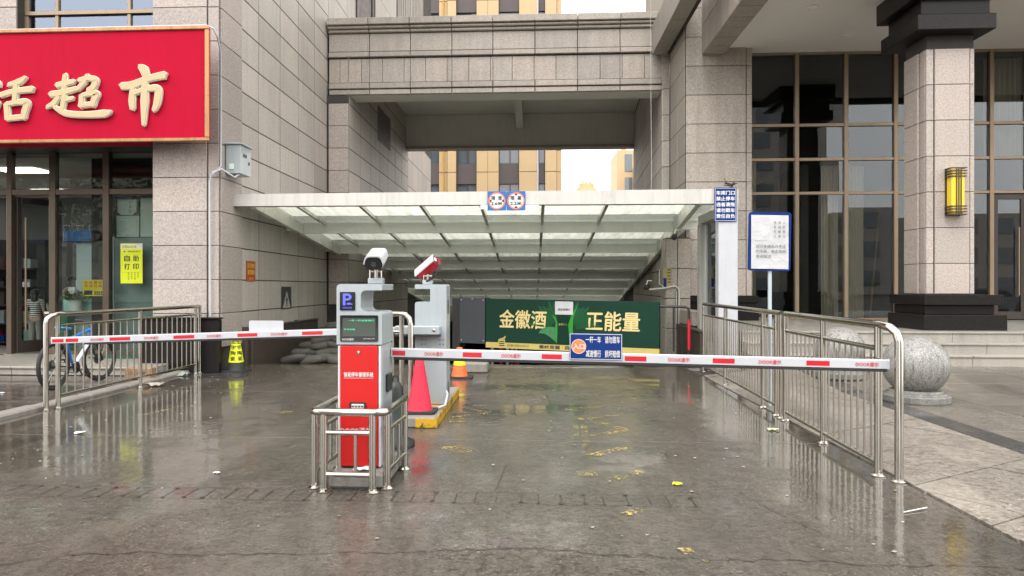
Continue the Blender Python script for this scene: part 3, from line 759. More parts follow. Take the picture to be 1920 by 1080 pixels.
# porch column
cl = thing('porch_column', 'square stone porch column with black granite base and capital carrying a wall lamp', 'column', (7.6, 14.4, .72))
sc = M['stone_column']
B('core', M['joint'], cl, 7.22, 8.05, 14.04, 14.80, 1.36, 6.2)
cz = [1.285] + [1.93 + .656 * k for k in range(0, 7)]; cz[0] = 1.37
panels(cl, (7.345, 14.04, 0), UX, UZ, [0, .62], cz, sc, t=.04, gap=.010)
for x in (7.20, 7.975): panels(cl, (x, 14.07, 0), UX, UZ, [0, .135 if x < 7.5 else .085], cz, sc, t=.05, gap=.010)
panels(cl, (7.22, 14.80, 0), (0, -1, 0), UZ, [0, .52], cz, sc, t=.04, gap=.010); panels(cl, (7.24, 14.265, 0), (0, -1, 0), UZ, [.02, .20], cz, sc, t=.04, gap=.010)
panels(cl, (8.05, 14.06, 0), UY, UZ, [0, .74], cz, sc, t=.03, gap=.010)
bg_ = M['black_granite']
for nm, z0, z1, e in (('base_block', .722, 1.0, .34), ('base_block', 1.003, 1.17, .20), ('base_block', 1.173, 1.36, .30)):
    MB().box(7.20 - e * .62, 8.08 + e, 14.0 - e, 14.84 + e * .6, z0, z1, .008).build(nm, bg_, cl)
for nm, z0, z1, e in (('capital_block', 6.12, 6.40, .30), ('capital_block', 6.403, 6.70, .20), ('capital_block', 6.703, 7.098, .36)):
    MB().box(7.20 - e, 8.08 + e * .6, 14.0 - e, 14.84 + e, z0, z1, .012).build(nm, bg_, cl)

# ================================================================== BUILDINGS BEYOND
apt = thing('apartment_building', 'tan tiled apartment block with brown window strips beyond the bridge', 'apartment block', (-2.6, 52, 0))
B('wall_core', M['far_stone'], apt, -7.06, 1.85, 50.25, 62, 0, 34)
def strip(x0, x1, y, name, mat, zz, t=.25): 
    return [B(name, mat, apt, x0, x1, y, 50.24, a + .02, b - .02) for a, b in zip(zz, zz[1:])]
zr = [2 + 1.45 * k for k in range(0, 21)]
for x0, x1, y in ((-6.38, -5.84, 49.9), (-5.80, -5.22, 49.75), (-3.82, -3.08, 49.8), (-3.06, -2.34, 49.8), (-.95, .23, 49.8), (.80, 1.55, 49.8), (1.57, 1.9, 50.0)): strip(x0, x1, y, 'tile_panel', M['beige_tile'], zr)
for x0, x1 in ((-7.05, -6.40), (-5.20, -3.84), (-2.32, -.97), (.36, .78)):
    for k in range(11):
        zt = 8.475 - 2.91 * 2 + 2.91 * k
        B('spandrel', M['far_brown'], apt, x0, x1, 50.0, 50.24, zt, zt + 1.37)
        B('pane', M['far_glass'], apt, x0 + .04, x1 - .04, 50.14, 50.18, zt - 1.50, zt - .04)
        f = MB(); xm = x0 + (x1 - x0) * .55
        for a, b in ((x0, x0 + .04), (x1 - .04, x1)) + (((xm - .03, xm + .03),) if x1 - x0 > .8 else ()): f.box(a, b, 50.05, 50.22, zt - 1.52, zt - .02)
        f.build('window_frame', M['dark_bronze'], apt)
MB().tube([(-6.08, 49.8, 2), (-6.08, 49.8, 33)], .045, 8).build('gas_pipe', M['yellow_paint'], apt)
MB().tube([(.29, 49.8, 2), (.29, 49.8, 33)], .06, 8).build('drain_pipe', M['white_paint'], apt)
fb = thing('distant_building', 'narrow tan block at the right edge of the gap with a dark window strip', 'building', (11.3, 92, 0))
B('wall', M['beige_tile'], fb, 10.1, 14, 90, 98, 0, 18); B('parapet', M['beige_tile'], fb, 10.6, 11.2, 90.2, 91, 18.01, 18.9)
B('wall', M['far_stone'], fb, 12.0, 16, 86, 89.9, 0, 15.8)
for k in range(5): B('window', M['far_glass'], fb, 11.0, 11.9, 89.94, 90.02, 4.2 + 2.8 * k, 6.3 + 2.8 * k)
cs = thing('castle_roofed_building', 'far tan building with stepped turret roofline just above the canopy', 'building', (11.2, 162, 0))
for x0, x1, z in ((8.4, 14.2, 21.5), (9.3, 13.6, 22.3), (9.9, 13.1, 23.2), (10.5, 12.6, 23.9)): B('turret', M['beige_tile'], cs, x0, x1, 160 + (z - 21) * .3, 166 - (z - 21) * .3, 0, z)
for x, z0, z1 in ((8.8, 21.5, 22.2), (9.6, 22.3, 22.9), (10.2, 23.2, 23.9), (10.75, 23.9, 24.5), (11.5, 23.9, 24.3), (12.35, 23.9, 24.5), (12.9, 23.2, 23.9), (13.4, 22.3, 22.9), (14.0, 21.5, 22.1)): B('merlon', M['beige_tile'], cs, x - .25, x + .25, 161.2, 163.2, z0, z1)
for x in (4.5, 5.6, 16.5, 19.0): B('merlon', M['beige_tile'], cs, x - .3, x + .3, 160, 161, 0, 22.2)
# ================================================================== GARAGE CANOPY
cp = thing('garage_canopy', 'white steel and glass canopy sloping down over the garage ramp', 'canopy', (-1, 14, 0))
bs_ = M['beam_steel']; ws = M['white_steel']
zb = lambda y: 4.34 - .1 * y                       # underside of the cross beams
xr = lambda y: 2.95 + .05 * (y - 13.4)             # right hand edge beam follows the splayed wall
fb_ = MB(); fb_.add([(-5.55, 13.30, 2.985), (3.62, 13.30, 2.975), (3.62, 13.50, 2.975), (-5.55, 13.50, 2.985), (-5.55, 13.30, 3.205), (3.62, 13.30, 3.235), (3.62, 13.50, 3.235), (-5.55, 13.50, 3.205)],
   [(0, 1, 2, 3), (4, 5, 6, 7), (0, 1, 5, 4), (1, 2, 6, 5), (2, 3, 7, 6), (3, 0, 4, 7)])
fb_.build('front_beam', ws, cp)
ys = [13.52] + [16.4 + 3.1 * k for k in range(8)]
for y in ys[1:]:
    MB().box(-5.15, xr(y) - .06, y - .05, y + .05, zb(y), zb(y) + .25).build('cross_beam', bs_, cp)
    MB().box(-5.54, -5.27, y - .05, y + .05, zb(y) + .06, zb(y) + .25).build('bracket', bs_, cp)
    MB().box(xr(y) + .06, xr(y) + .55, y - .05, y + .05, zb(y) + .06, zb(y) + .25).build('bracket', bs_, cp)
def sloped(x0a, x1a, x0b, x1b, ya, yb, da, db):
    return MB().add([(x0a, ya, zb(ya) + da), (x1a, ya, zb(ya) + da), (x1b, yb, zb(yb) + da), (x0b, yb, zb(yb) + da), (x0a, ya, zb(ya) + db), (x1a, ya, zb(ya) + db), (x1b, yb, zb(yb) + db), (x0b, yb, zb(yb) + db)],
        [(0, 1, 2, 3), (4, 5, 6, 7), (0, 1, 5, 4), (1, 2, 6, 5), (2, 3, 7, 6), (3, 0, 4, 7)])
sloped(-5.26, -5.16, -5.26, -5.16, 13.52, 38.3, -.03, .25).build('edge_beam', bs_, cp)
sloped(xr(13.52) - .05, xr(13.52) + .05, xr(38.3) - .05, xr(38.3) + .05, 13.52, 38.3, -.03, .25).build('edge_beam', bs_, cp)
rx = [-4.65, -3.4, -2.2, -1.02, .19, 1.42]
M['white_sheet'] = glass('white_sheet', (0.9, 0.92, 0.9), 1.45, 0.1, dirt=0.78, tr_w=0.85)
for a, b in zip(ys, ys[1:]):
    ya, yb = a + .055, b - .055
    last = -5.15
    for x in rx: sloped(x - .03, x + .03, x - .03, x + .03, ya, yb, .17, .25).build('rafter', bs_, cp)
    ed = [(-5.15, -5.15)] + [(x - .033, x + .033) for x in rx]
    for i in range(len(ed)):
        l = ed[i][1]; 
        if i + 1 < len(ed): ra = rb_ = ed[i + 1][0]
        else: ra, rb_ = xr(ya) - .052, xr(yb) - .052
        ym = yb - .75
        sloped(l, ra, l, ra if i + 1 < len(ed) else xr(ym) - .052, ya, ym - .004, .236, .246).build('canopy_sheet', M['white_sheet'], cp)
        sloped(l, ra if i + 1 < len(ed) else xr(ym) - .052, l, rb_, ym, yb, .226, .236).build('glass_strip', M['canopy_glass'], cp)
    sloped(-5.54, -5.265, -5.54, -5.265, ya, yb, .23, .24).build('glass_strip', M['canopy_glass'], cp)
    sloped(xr(ya) + .052, xr(ya) + .5, xr(yb) + .052, xr(yb) + .5, ya, yb, .23, .24).build('glass_strip', M['canopy_glass'], cp)
B('post', M['white_paint'], cp, 3.27, 3.605, 13.29, 13.52, 0, 2.97, .006)
B('post', ws, cp, 3.38, 3.66, 15.3, 15.5, .1, 2.78, .006)
B('side_beam', ws, cp, 3.42, 3.60, 13.53, 15.6, 2.79, 2.97, .006)
B('post_base', M['concrete'], cp, 3.22, 3.66, 13.24, 13.58, 0, .06, .01)
B('side_glass', M['pane_dark'], cp, 3.50, 3.508, 13.53, 15.28, .4, 2.78)

# ================================================================== RED SHOP SIGN
rs = thing('shop_sign', 'big red shop signboard with raised pale gold brush characters above the shopfront', 'sign', (-9.4, 12.4, 3.98))
B('sign_box', M['sign_red'], rs, -13.2, -5.485, 12.22, 12.30, 3.99, 5.90, .01); B('support_frame', M['dark_bronze'], rs, -13.1, -6.0, 12.305, 12.68, 4.2, 5.7); B('under_board', M['sign_red'], rs, -13.1, -6.75, 12.305, 13.0, 4.05, 4.10)
t = MB()
for a, b, c, d in ((-13.2, -5.47, 5.855, 5.92), (-13.2, -5.47, 3.965, 4.025), (-5.545, -5.47, 4.026, 5.854)): t.box(a, b, 12.185, 12.235, c, d, .012)
t.build('trim', M['gold_trim'], rs)
def stroke(m, pts, ws_, y0, y1, grow=0.0):
    P2 = [Vector(p) for p in pts]; Q = []; Wd = []
    n = 14                                           # smooth path through the points
    if len(P2) == 2: P2 = [P2[0], P2[0].lerp(P2[1], .5), P2[1]]; ws_ = [ws_[0], (ws_[0] + ws_[-1]) / 2, ws_[-1]]
    for i in range(len(P2) - 1):
        p0, p1, p2, p3 = P2[max(0, i - 1)], P2[i], P2[i + 1], P2[min(len(P2) - 1, i + 2)]
        for k in range(n):
            u = k / n
            Q.append(0.5 * ((2 * p1) + (p2 - p0) * u + (2 * p0 - 5 * p1 + 4 * p2 - p3) * u * u + (3 * p1 - p0 - 3 * p2 + p3) * u ** 3)); Wd.append(ws_[i] + (ws_[i + 1] - ws_[i]) * u)
    Q.append(P2[-1]); Wd.append(ws_[-1])
    L_ = []; R_ = []
    for i, q in enumerate(Q):
        d = (Q[min(i + 1, len(Q) - 1)] - Q[max(0, i - 1)]).normalized(); nn_ = Vector((-d.y, d.x)); w_ = Wd[i] / 2 + grow
        L_.append(q + nn_ * w_); R_.append(q - nn_ * w_)
    d0 = (Q[1] - Q[0]).normalized() * (Wd[0] * .35 + grow); d1 = (Q[-1] - Q[-2]).normalized() * (Wd[-1] * .35 + grow)
    L_ = [L_[0].lerp(R_[0], .3) - d0] + L_ + [L_[-1].lerp(R_[-1], .3) + d1]; R_ = [L_[0].lerp(R_[0], .6)] + R_ + [L_[-1].lerp(R_[-1], .6)]
    k = len(L_)
    vs = [(p.x, y, p.y) for y in (y0, y1) for p in L_ + R_]
    fs = []
    for i in range(k - 1):
        fs += [(i, i + 1, k + i + 1, k + i), (2 * k + i, 2 * k + i + 1, 3 * k + i + 1, 3 * k + i), (i, i + 1, 2 * k + i + 1, 2 * k + i), (k + i, k + i + 1, 3 * k + i + 1, 3 * k + i)]
    fs += [(0, k, 3 * k, 2 * k), (k - 1, 2 * k - 1, 4 * k - 1, 3 * k - 1)]
    m.add(vs, fs)
chars = {
 'shi': [([(.40, .99), (.50, .93), (.55, .82)], [.05, .15, .10]), ([(.02, .66), (.25, .67), (.62, .78), (.95, .83)], [.11, .13, .10, .13]),
         ([(.27, .60), (.25, .42), (.26, .27)], [.09, .11, .07]), ([(.27, .53), (.55, .60), (.80, .60), (.79, .38), (.72, .24)], [.07, .08, .12, .11, .06]),
         ([(.53, .76), (.52, .40), (.50, .0)], [.09, .13, .04])],
 'chao': [([(.15, .76), (.30, .80), (.46, .84)], [.09, .09, .07]), ([(.30, 1.0), (.29, .80), (.27, .62)], [.06, .10, .08]), ([(.04, .56), (.25, .60), (.50, .68)], [.10, .10, .08]),
          ([(.29, .62), (.28, .45), (.25, .24)], [.08, .09, .07]), ([(.28, .43), (.44, .47)], [.07, .06]), ([(.18, .50), (.10, .36), (-.02, .28)], [.08, .09, .05]),
          ([(.10, .30), (.32, .14), (.65, .10), (1.0, .12), (1.12, .17)], [.05, .10, .10, .13, .02]),
          ([(.55, .86), (.72, .90), (.84, .86), (.80, .70), (.70, .64)], [.07, .08, .11, .10, .06]), ([(.70, .98), (.64, .82), (.52, .66)], [.05, .08, .06]),
          ([(.60, .54), (.60, .40), (.58, .28)], [.08, .09, .08]), ([(.60, .52), (.74, .56), (.86, .56), (.82, .42), (.80, .30)], [.06, .08, .11, .10, .08]), ([(.60, .31), (.80, .33)], [.08, .08])],
 'huo': [([(.20, .94), (.28, .86), (.31, .80)], [.05, .11, .07]), ([(.15, .66), (.25, .58)], [.07, .10]), ([(.12, .18), (.20, .26), (.31, .46)], [.10, .10, .04]),
         ([(.86, .98), (.72, .88), (.50, .82)], [.05, .11, .06]), ([(.34, .60), (.62, .68), (1.0, .72)], [.09, .09, .11]), ([(.66, .90), (.65, .66), (.63, .44)], [.07, .10, .08]),
         ([(.46, .42), (.48, .25), (.48, .08)], [.09, .10, .08]), ([(.46, .40), (.66, .44), (.88, .44), (.84, .24), (.82, .10)], [.07, .08, .12, .11, .08]), ([(.48, .10), (.82, .13)], [.09, .09])]}
for key, x0, x1, z0, z1 in (('shi', -6.99, -6.18, 4.24, 5.25), ('chao', -8.26, -7.27, 4.35, 5.12), ('huo', -9.40, -8.54, 4.30, 5.10)):
    f, r = MB(), MB()
    for i, (p, w_) in enumerate(chars[key]):
        q = [(x0 + a * (x1 - x0), z0 + b * (z1 - z0)) for a, b in p]; sc_ = (x1 - x0 + z1 - z0) / 2
        stroke(f, q, [a * sc_ for a in w_], 12.150 - i * .0012, 12.170); stroke(r, q, [a * sc_ for a in w_], 12.164 - i * .0012, 12.205, .014)
    ch = r.build('character', M['char_rim'], rs); f.build('character_face', M['char_gold'], ch)

# cable duct and electric box beside the sign
dct = MB().tube([(-9.5, 12.30, 5.945), (-6.9, 12.30, 5.955), (-5.56, 12.30, 5.955), (-5.46, 12.36, 5.92), (-5.43, 12.45, 5.80), (-5.46, 12.66, 5.6), (-5.46, 12.66, 3.62), (-5.52, 12.62, 3.52), (-5.62, 12.62, 3.46), (-5.65, 12.63, 3.3), (-5.65, 12.655, .98)], .017, 8)
dct.tube([(-5.60, 12.62, 3.50), (-5.44, 12.64, 3.56), (-5.32, 12.9, 3.45), (-5.27, 13.0, 3.52)], .02, 8)
tag(dct.build('cable_duct', M['white_paint']), 'white cable duct bent over the red sign and down the stone pillar', 'cable duct')
eb = thing('electric_box', 'grey metal electric box fixed to the stone pillar below the red sign', 'electric box', (-5.4, 13.1, 3.52))
B('box', M['kiosk_grey'], eb, -5.49, -5.22, 12.93, 13.42, 3.53, 4.04, .006); B('lid', M['kiosk_grey'], eb, -5.50, -5.19, 12.90, 13.45, 4.045, 4.075, .006)
B('switch_plate', M['box_white'], eb, -5.42, -5.34, 12.91, 12.93, 3.60, 3.70, .004)
v_ = MB()
for k in range(4): v_.box(-5.22, -5.214, 13.05 + k * .045, 13.07 + k * .045, 3.84, 3.90)
v_.build('vent_slots', M['black_plastic'], eb); MB().lathe((-5.222, 13.32, 3.76), [(.03, 0), (.03, .012)], 14, (1, 0, 0)).build('knob', M['black_plastic'], eb)

# ================================================================== FLAT SIGNS
def plate(name, label, cat, c, u, w_, h_, mat, t=.012):
    """sign plate facing u x Z"""
    u = Vector(u).normalized(); n = u.cross(Vector(UZ)); c = Vector(c)
    o = thing(name, label, cat, c - Vector((0, 0, h_ / 2)))
    m = MB(); m.T = Matrix.Translation(c) @ Matrix((u, Vector(UZ), n)).transposed().to_4x4()
    m.box(-w_ / 2, w_ / 2, -h_ / 2, h_ / 2, -t, 0, .002).build('panel', mat, o)
    o_ = (o, lambda a, b, l=0.0: tuple(c + u * a + Vector((0, 0, b)) + n * l), u)
    return o_
def frame_lines(at, u, w_, h_, d, th, parent, mat):
    m = MB()
    for a, b, c, e in ((-w_ / 2 + d, w_ / 2 - d, h_ / 2 - d - th, h_ / 2 - d), (-w_ / 2 + d, w_ / 2 - d, -h_ / 2 + d, -h_ / 2 + d + th), (-w_ / 2 + d, -w_ / 2 + d + th, -h_ / 2 + d + th, h_ / 2 - d - th), (w_ / 2 - d - th, w_ / 2 - d, -h_ / 2 + d + th, h_ / 2 - d - th)):
        m.quad(at(a, c, .0015), at(b, c, .0015), at(b, e, .0015), at(a, e, .0015))
    return m.build('border', mat, parent)
def disc(m, at, a, b, r, l, n=28, r0=0):
    pts = [(a + r * math.cos(t), b + r * math.sin(t)) for t in rng(0, 2 * PI, n)[:-1]]
    if r0:
        q = [(a + r0 * math.cos(t), b + r0 * math.sin(t)) for t in rng(0, 2 * PI, n)[:-1]]
        for i in range(n): j = (i + 1) % n; m.quad(at(*pts[i], l), at(*pts[j], l), at(*q[j], l), at(*q[i], l))
    else: m.add([at(*p, l) for p in pts], [tuple(range(n))])
M['sign_orange'] = plain('sign_orange', (0.78, 0.20, 0.07), 0.4)
for xc, label, l1, l2, side in ((-.655, 'blue plate with round width limit sign reading 2.6 on the canopy beam', '限  宽', '2.6米', True), (-.31, 'blue plate with round height limit sign reading 2.2 on the canopy beam', '限  高', '2.2米', False)):
    o, at, u = plate('limit_sign', label, 'sign', (xc, 13.27, 3.045), UX, .335, .345, M['bright_blue'])
    m = MB(); disc(m, at, 0, 0, .150, .002); m.build('disc', M['letter_white'], o)
    m = MB(); disc(m, at, 0, 0, .152, .003, 32, .130); m.build('ring', M['sign_orange'], o)
    m = MB(); m.text(l1, at(0, .05, .0035), UX, UZ, .075, .19, .03); m.text(l2, at(0, -.045, .0035), UX, UZ, .068, .20, .03); m.build('lettering', M['ink'], o)
    m = MB()
    for s in (-1, 1):
        tri = [(s * .128, .035), (s * .128, -.035), (s * .088, 0)] if side else [(.035, s * .128), (-.035, s * .128), (0, s * .088)]
        m.add([at(a, b, .0036) for a, b in tri], [(0, 1, 2)])
    m.build('arrows', M['ink'], o)
B('sign_bracket', M['beam_steel'], cp, -.95, .1, 13.285, 13.297, 2.90, 2.97)
o, at, u = plate('notice_sign', 'small blue vertical notice with five rows of white characters on the canopy post', 'sign', (3.384, 13.265, 2.955), UX, .385, .60, M['sign_blue'])
frame_lines(at, u, .385, .60, .012, .006, o, M['letter_white'])
m = MB()
for k, tx in enumerate(('车库门口', '禁止停车', '违者清拖', '请勿跟车', '责任自负')): m.text(tx, at(0, .205 - k * .1025), UX, UZ, .072, .32, .03)
m.build('lettering', M['letter_white'], o)
# paper notice on a pole
nb = thing('notice_board', 'blue board on a pole covered with crumpled white handwritten paper behind the railing', 'notice board', (2.95, 9.45, 0))
MB().tube([(2.95, 9.43, 0.01), (2.95, 9.43, 2.35)], .024, 12).build('pole', M['cabinet_grey'], nb)
T_ = Matrix.Translation((2.935, 9.39, 2.065)) @ Matrix.Rotation(R(1.2), 4, 'Y')
m = MB(); m.T = T_; m.prism(rpoly([(-.26, -.365, .04), (.26, -.365, .04), (.26, .365, .04), (-.26, .365, .04)]), (0, 0, 0), UX, UZ, UY, .015).build('board', M['sign_blue'], nb)
m = MB(); m.T = T_; nx, nz = 12, 16; m.smooth = True
vs = []; fs = []
for j in range(nz + 1):
    for i in range(nx + 1):
        x, z = -.232 + .455 * i / nx + (.012 * (1 - j / nz)), -.340 + .668 * j / nz
        vs.append((x, -.004 - .016 * abs(mnoise.noise(Vector((x * 8, z * 13, 3)))) - .004 * (abs(z) < .02), z))
for j in range(nz):
    for i in range(nx): a = j * (nx + 1) + i; fs.append((a, a + 1, a + nx + 2, a + nx + 1))
m.add(vs, fs).build('paper_sheet', M['paper'], nb)
m = MB(); m.T = T_
for k, tx in enumerate(('未  洗  入', '系  统  的', '车  辆  禁', '止  通  行')): m.text(tx, (.11, -.024, .235 - k * .056), UX, UZ, .034, .14)
for k, (tx, w_) in enumerate((('经开车辆未办手续', .36), ('的车辆，请走西侧', .36), ('谢谢配合', .19))): m.text(tx, (.01 if w_ > .3 else -.075, -.024, -.06 - k * .062), UX, UZ, .04, w_)
m.quad((-.19, -.0235, .005), (-.04, -.0235, .005), (-.04, -.0235, .008), (-.19, -.0235, .008)); m.build('handwriting', plain('pencil', (.07, .07, .075), .7), nb)
# signs on the left side wall (facing +X)
yv = (0, 1, 0)
o, at, u = plate('wall_notice', 'small brick red notice with yellow characters on the stone side wall', 'sign', (-5.54, 14.25, 1.81), yv, .46, .40, plain('notice_red', (.33, .06, .025), .5))
frame_lines(at, u, .46, .40, .012, .006, o, M['sign_orange'])
m = MB()
for k, (tx, h_, w_) in enumerate((('防汛物资', .1, .36), ('请勿挪动', .1, .36), ('综合办公室', .05, .22))): m.text(tx, at(0, .105 - k * .125), yv, UZ, h_, w_, .03)
m.build('lettering', plain('notice_yellow', (.80, .50, .05), .5), o)
o, at, u = plate('pedestrian_sign', 'dark plate with a pale triangle pedestrian symbol on the stone side wall', 'sign', (-5.54, 16.35, 1.255), yv, .66, .50, M['slate'])
m = MB(); m.add([at(a, b, .002) for a, b in ((-.26, -.22), (.26, -.22), (0, .16))], [(0, 1, 2)]); m.build('triangle', M['far_stone'], o)
m = MB()
disc(m, at, 0, .035, .022, .004, 12)
for poly in ([(-.03, -.10), (.03, -.10), (.025, .01), (-.02, .01)], [(-.03, -.1), (.0, -.1), (-.05, -.2), (-.08, -.2)], [(0, -.1), (.03, -.1), (.08, -.2), (.05, -.2)], [(-.03, 0), (-.02, -.02), (-.085, -.09), (-.095, -.07)], [(.025, 0), (.02, -.03), (.08, -.08), (.09, -.06)]):
    m.add([at(a, b, .004) for a, b in poly], [tuple(range(4))])
m.build('walking_figure', M['ink'], o)
fx = thing('pipe_stub', 'broken dark fitting with a short rod sticking out of the side wall', 'fitting', (-5.53, 17.0, .5))
MB().ball((-5.52, 16.95, .62), .06, .09, .12, 8, 6).build('plug', M['black_plastic'], fx); MB().tube([(-5.5, 17.0, .6), (-5.35, 17.6, .42)], .02, 6).build('rod', M['black_plastic'], fx)
lw = thing('flood_wall', 'low dark brown flood wall along the left side of the ramp', 'low wall', (-5.4, 16, 0))
B('panel', M['brown_wall'], lw, -5.54, -5.40, 13.95, 18.3, -.5, .68, .01); B('end_post', M['brown_wall'], lw, -5.56, -5.43, 13.72, 13.86, 0, .74, .01); B('cap', M['dark_bronze'], lw, -5.55, -5.38, 13.94, 18.32, .683, .71)
rw = thing('flood_wall', 'low dark brown flood wall along the right side of the ramp', 'low wall', (3.4, 16, 0))
m = MB(); m.T = Matrix.Translation((3.10, 14.0, 0)) @ Matrix.Rotation(R(-2.6), 4, 'Z'); m.box(0, .13, 0, 5.2, -.6, .64, .01).build('panel', M['brown_wall'], rw)
m = MB(); m.T = Matrix.Translation((3.10, 14.0, 0)) @ Matrix.Rotation(R(-2.6), 4, 'Z'); m.box(-.01, .14, -.01, 5.21, .643, .67).build('cap', M['dark_bronze'], rw)
MB().box(3.30, 3.56, 15.6, 17.55, .68, 1.0, .02).build('stone_block', M['stone_right'], rw)
# right hand wall: stone pier under the canopy, conduit, poster, cameras, rail
rp = thing('ramp_pier', 'stone clad pier beside the canopy post at the right of the ramp', 'pier', (3.5, 17, 0))
B('core', M['joint'], rp, 3.02, 3.55, 17.0, 17.55, -.9, 2.62)
panels(rp, (3.0, 16.99, 0), UX, UZ, [0, .26, .55], [-.12 + .68 * k for k in range(5)], M['stone_right'], t=.03, gap=.014)
panels(rp, (3.02, 17.55, 0), (0, -1, 0), UZ, [0, .55], [-.12 + .68 * k for k in range(5)], M['stone_right'], t=.03, gap=.014)
cd = MB().tube([(2.62, 16.93, 1.44), (2.95, 16.93, 1.47), (3.2, 16.93, 1.52), (3.27, 16.93, 1.47), (3.285, 16.93, 1.38), (3.285, 16.93, .66)], .022, 8).tube([(2.85, 16.93, 1.9), (2.84, 16.93, 1.58), (2.95, 16.93, 1.49)], .012, 6).tube([(3.23, 16.93, 1.40), (3.23, 16.93, .66)], .012, 6)
tag(cd.build('conduit', M['white_steel']), 'white bent conduit pipe on the right ramp wall', 'pipe')
o, at, u = plate('wall_poster', 'small yellow and blue notice hanging on the stone pier right of the ramp', 'poster', (3.03, 16.94, 1.70), UX, .19, .46, plain('poster_mix', (.30, .26, .10), .5))
m = MB(); m.quad(at(-.09, -.2, .002), at(-.02, -.2, .002), at(-.02, 0, .002), at(-.09, 0, .002)); m.build('blue_patch', M['sign_blue'], o)
m = MB()
for k in range(5): m.quad(at(.0, .18 - k * .07, .002), at(.07, .18 - k * .07, .002), at(.07, .20 - k * .07, .002), at(.0, .20 - k * .07, .002))
m.build('print', M['ink'], o)
def dome_cam(label, p, d):
    o = thing('security_camera', label, 'camera', p)
    m = MB(); m.T = Matrix.Translation(p) @ Vector((0, -1, 0)).rotation_difference(Vector(d)).to_matrix().to_4x4()
    m.lathe((0, 0, 0), [(.03, .08), (.055, .07), (.06, -.06), (.045, -.075), (.04, -.06)], 16, (0, -1, 0)).build('housing', M['black_plastic'], o)
    m = MB(); m.tube([Vector(p) + Vector((0, 0, .05)), Vector(p) + Vector((.03, .05, .14)), Vector(p) + Vector((.14, .1, .14))], .014, 8).build('bracket', M['beam_steel'], o)
dome_cam('small dark camera hung from the right edge beam of the canopy', (2.86, 15.2, 2.52), (-.3, -1, -.3))
dome_cam('small dark camera on the wall beside the white conduit', (2.6, 17.2, 1.50), (-.4, -1, -.1))
hr = thing('pipe_rail', 'black pipe handrail with a red lower post right of the green board', 'railing', (2.85, 13.9, 0))
MB().tube([(2.36, 13.95, 1.14), (2.80, 13.85, 1.13), (2.86, 13.85, 1.10), (2.87, 13.85, 1.02), (2.87, 13.85, .9)], .025, 10).tube([(2.6, 13.9, 1.12), (2.6, 13.9, .3)], .018, 8).build('rail', M['black_plastic'], hr)
MB().tube([(2.87, 13.85, .9), (2.87, 13.85, .34)], .028, 10).build('red_post', M['stripe_red'], hr); MB().tube([(2.87, 13.85, .34), (2.87, 13.85, .0)], .02, 10).build('foot', M['black_plastic'], hr)

# ================================================================== GREEN ADVERTISING GATE
gp0, gp1 = Vector((-1.52, 15.1, 0)), Vector((2.335, 13.9, 0))
gd = (gp1 - gp0); GL = gd.length; gd.normalize(); gn = gd.cross(Vector(UZ))
gt = thing('advertising_gate', 'dark green billboard gate with gold characters standing over the ramp', 'gate', (.4, 14.5, .28))
droop = .0125
def ga(x, z, l=0.0): return tuple(gp0 + gd * x + Vector((0, 0, z - droop * x)) + gn * l)
def gbox(name, mat, x0, x1, z0, z1, l0, l1, parent=gt):
    vs = [ga(x, z, l) for l in (l0, l1) for x, z in ((x0, z0), (x1, z0), (x1, z1), (x0, z1))]
    return MB().add(vs, [(0, 1, 2, 3), (4, 5, 6, 7), (0, 1, 5, 4), (1, 2, 6, 5), (2, 3, 7, 6), (3, 0, 4, 7)]).build(name, mat, parent)
gu = (gd - Vector((0, 0, droop))).normalized()
gbox('board', M['gate_green'], .585, GL, .40, 1.27, -.14, 0)
gbox('gold_strip', M['gate_gold'], .585, GL, .285, .397, -.14, .0)
gbox('motor_box', M['slate'], .02, .575, .36, 1.285, -.30, .02)
gbox('pivot_post', M['black_plastic'], -.15, .01, .06, 1.27, -.28, .0)
m = MB()
for x, z in ((.06, 1.24), (.54, 1.24), (.06, .42), (.54, .42), (.30, 1.26)): disc(m, ga, x, z, .012, .023, 8)
m.build('rivets', M['white_steel'], gt)
m = MB(); m.text('金徽酒', ga(1.37, .875), gu, UZ, .36, .97, .024, .004, .05); m.build('lettering', M['gate_letter'], gt); m = MB(); m.text('正能量', ga(3.17, .885), gu, UZ, .36, 1.02, .024, .004, .05); m.build('lettering', M['gate_letter'], gt)
m = MB(); m.text('股票代码603919', ga(1.27, .345), gu, UZ, .055, .45, .0); m.text('秦岭南麓 · 森', ga(2.02, .345), gu, UZ, .075, .62, .02)
m.build('small_lettering', M['ink'], gt)
# feather fan, eagle head and bottle carton (flat print)
M['feather'] = plain('feather', (.014, .085, .032), .5, var=.35, scale=9, spec=.12)
m = MB(); cx0 = 2.2
for s in (-1, 1):
    for k in range(11):
        a = R(100 + k * 7.0); r0, r1 = .16, .62 + .06 * math.sin(k * 2.1)
        if s > 0: a = PI - a
        c0 = (cx0 + s * .10, .70)
        p = [(c0[0] + math.cos(a + d) * r, c0[1] + math.sin(a + d) * r * .86) for d, r in ((-.045, r0), (-.05, r1 * .9), (0, r1), (.05, r1 * .85), (.03, r0))]
        m.add([ga(x, min(z, 1.262), .002 + k * .0003) for x, z in p], [tuple(range(5))])
    m.build('feather_print', M['feather'], gt); m = MB()
m = MB()
m.add([ga(x, z, .006) for x, z in ((cx0 - .13, .41), (cx0 - .10, .80), (cx0 - .16, .94), (cx0 - .22, .98), (cx0 - .15, .84), (cx0 - .17, .66), (cx0 - .28, .55), (cx0 - .16, .5))], [tuple(range(8))])
m.add([ga(x, z, .006) for x, z in ((cx0 + .13, .41), (cx0 + .10, .80), (cx0 + .17, .98), (cx0 + .30, 1.2), (cx0 + .20, .92), (cx0 + .19, .7), (cx0 + .22, .52))], [tuple(range(7))])
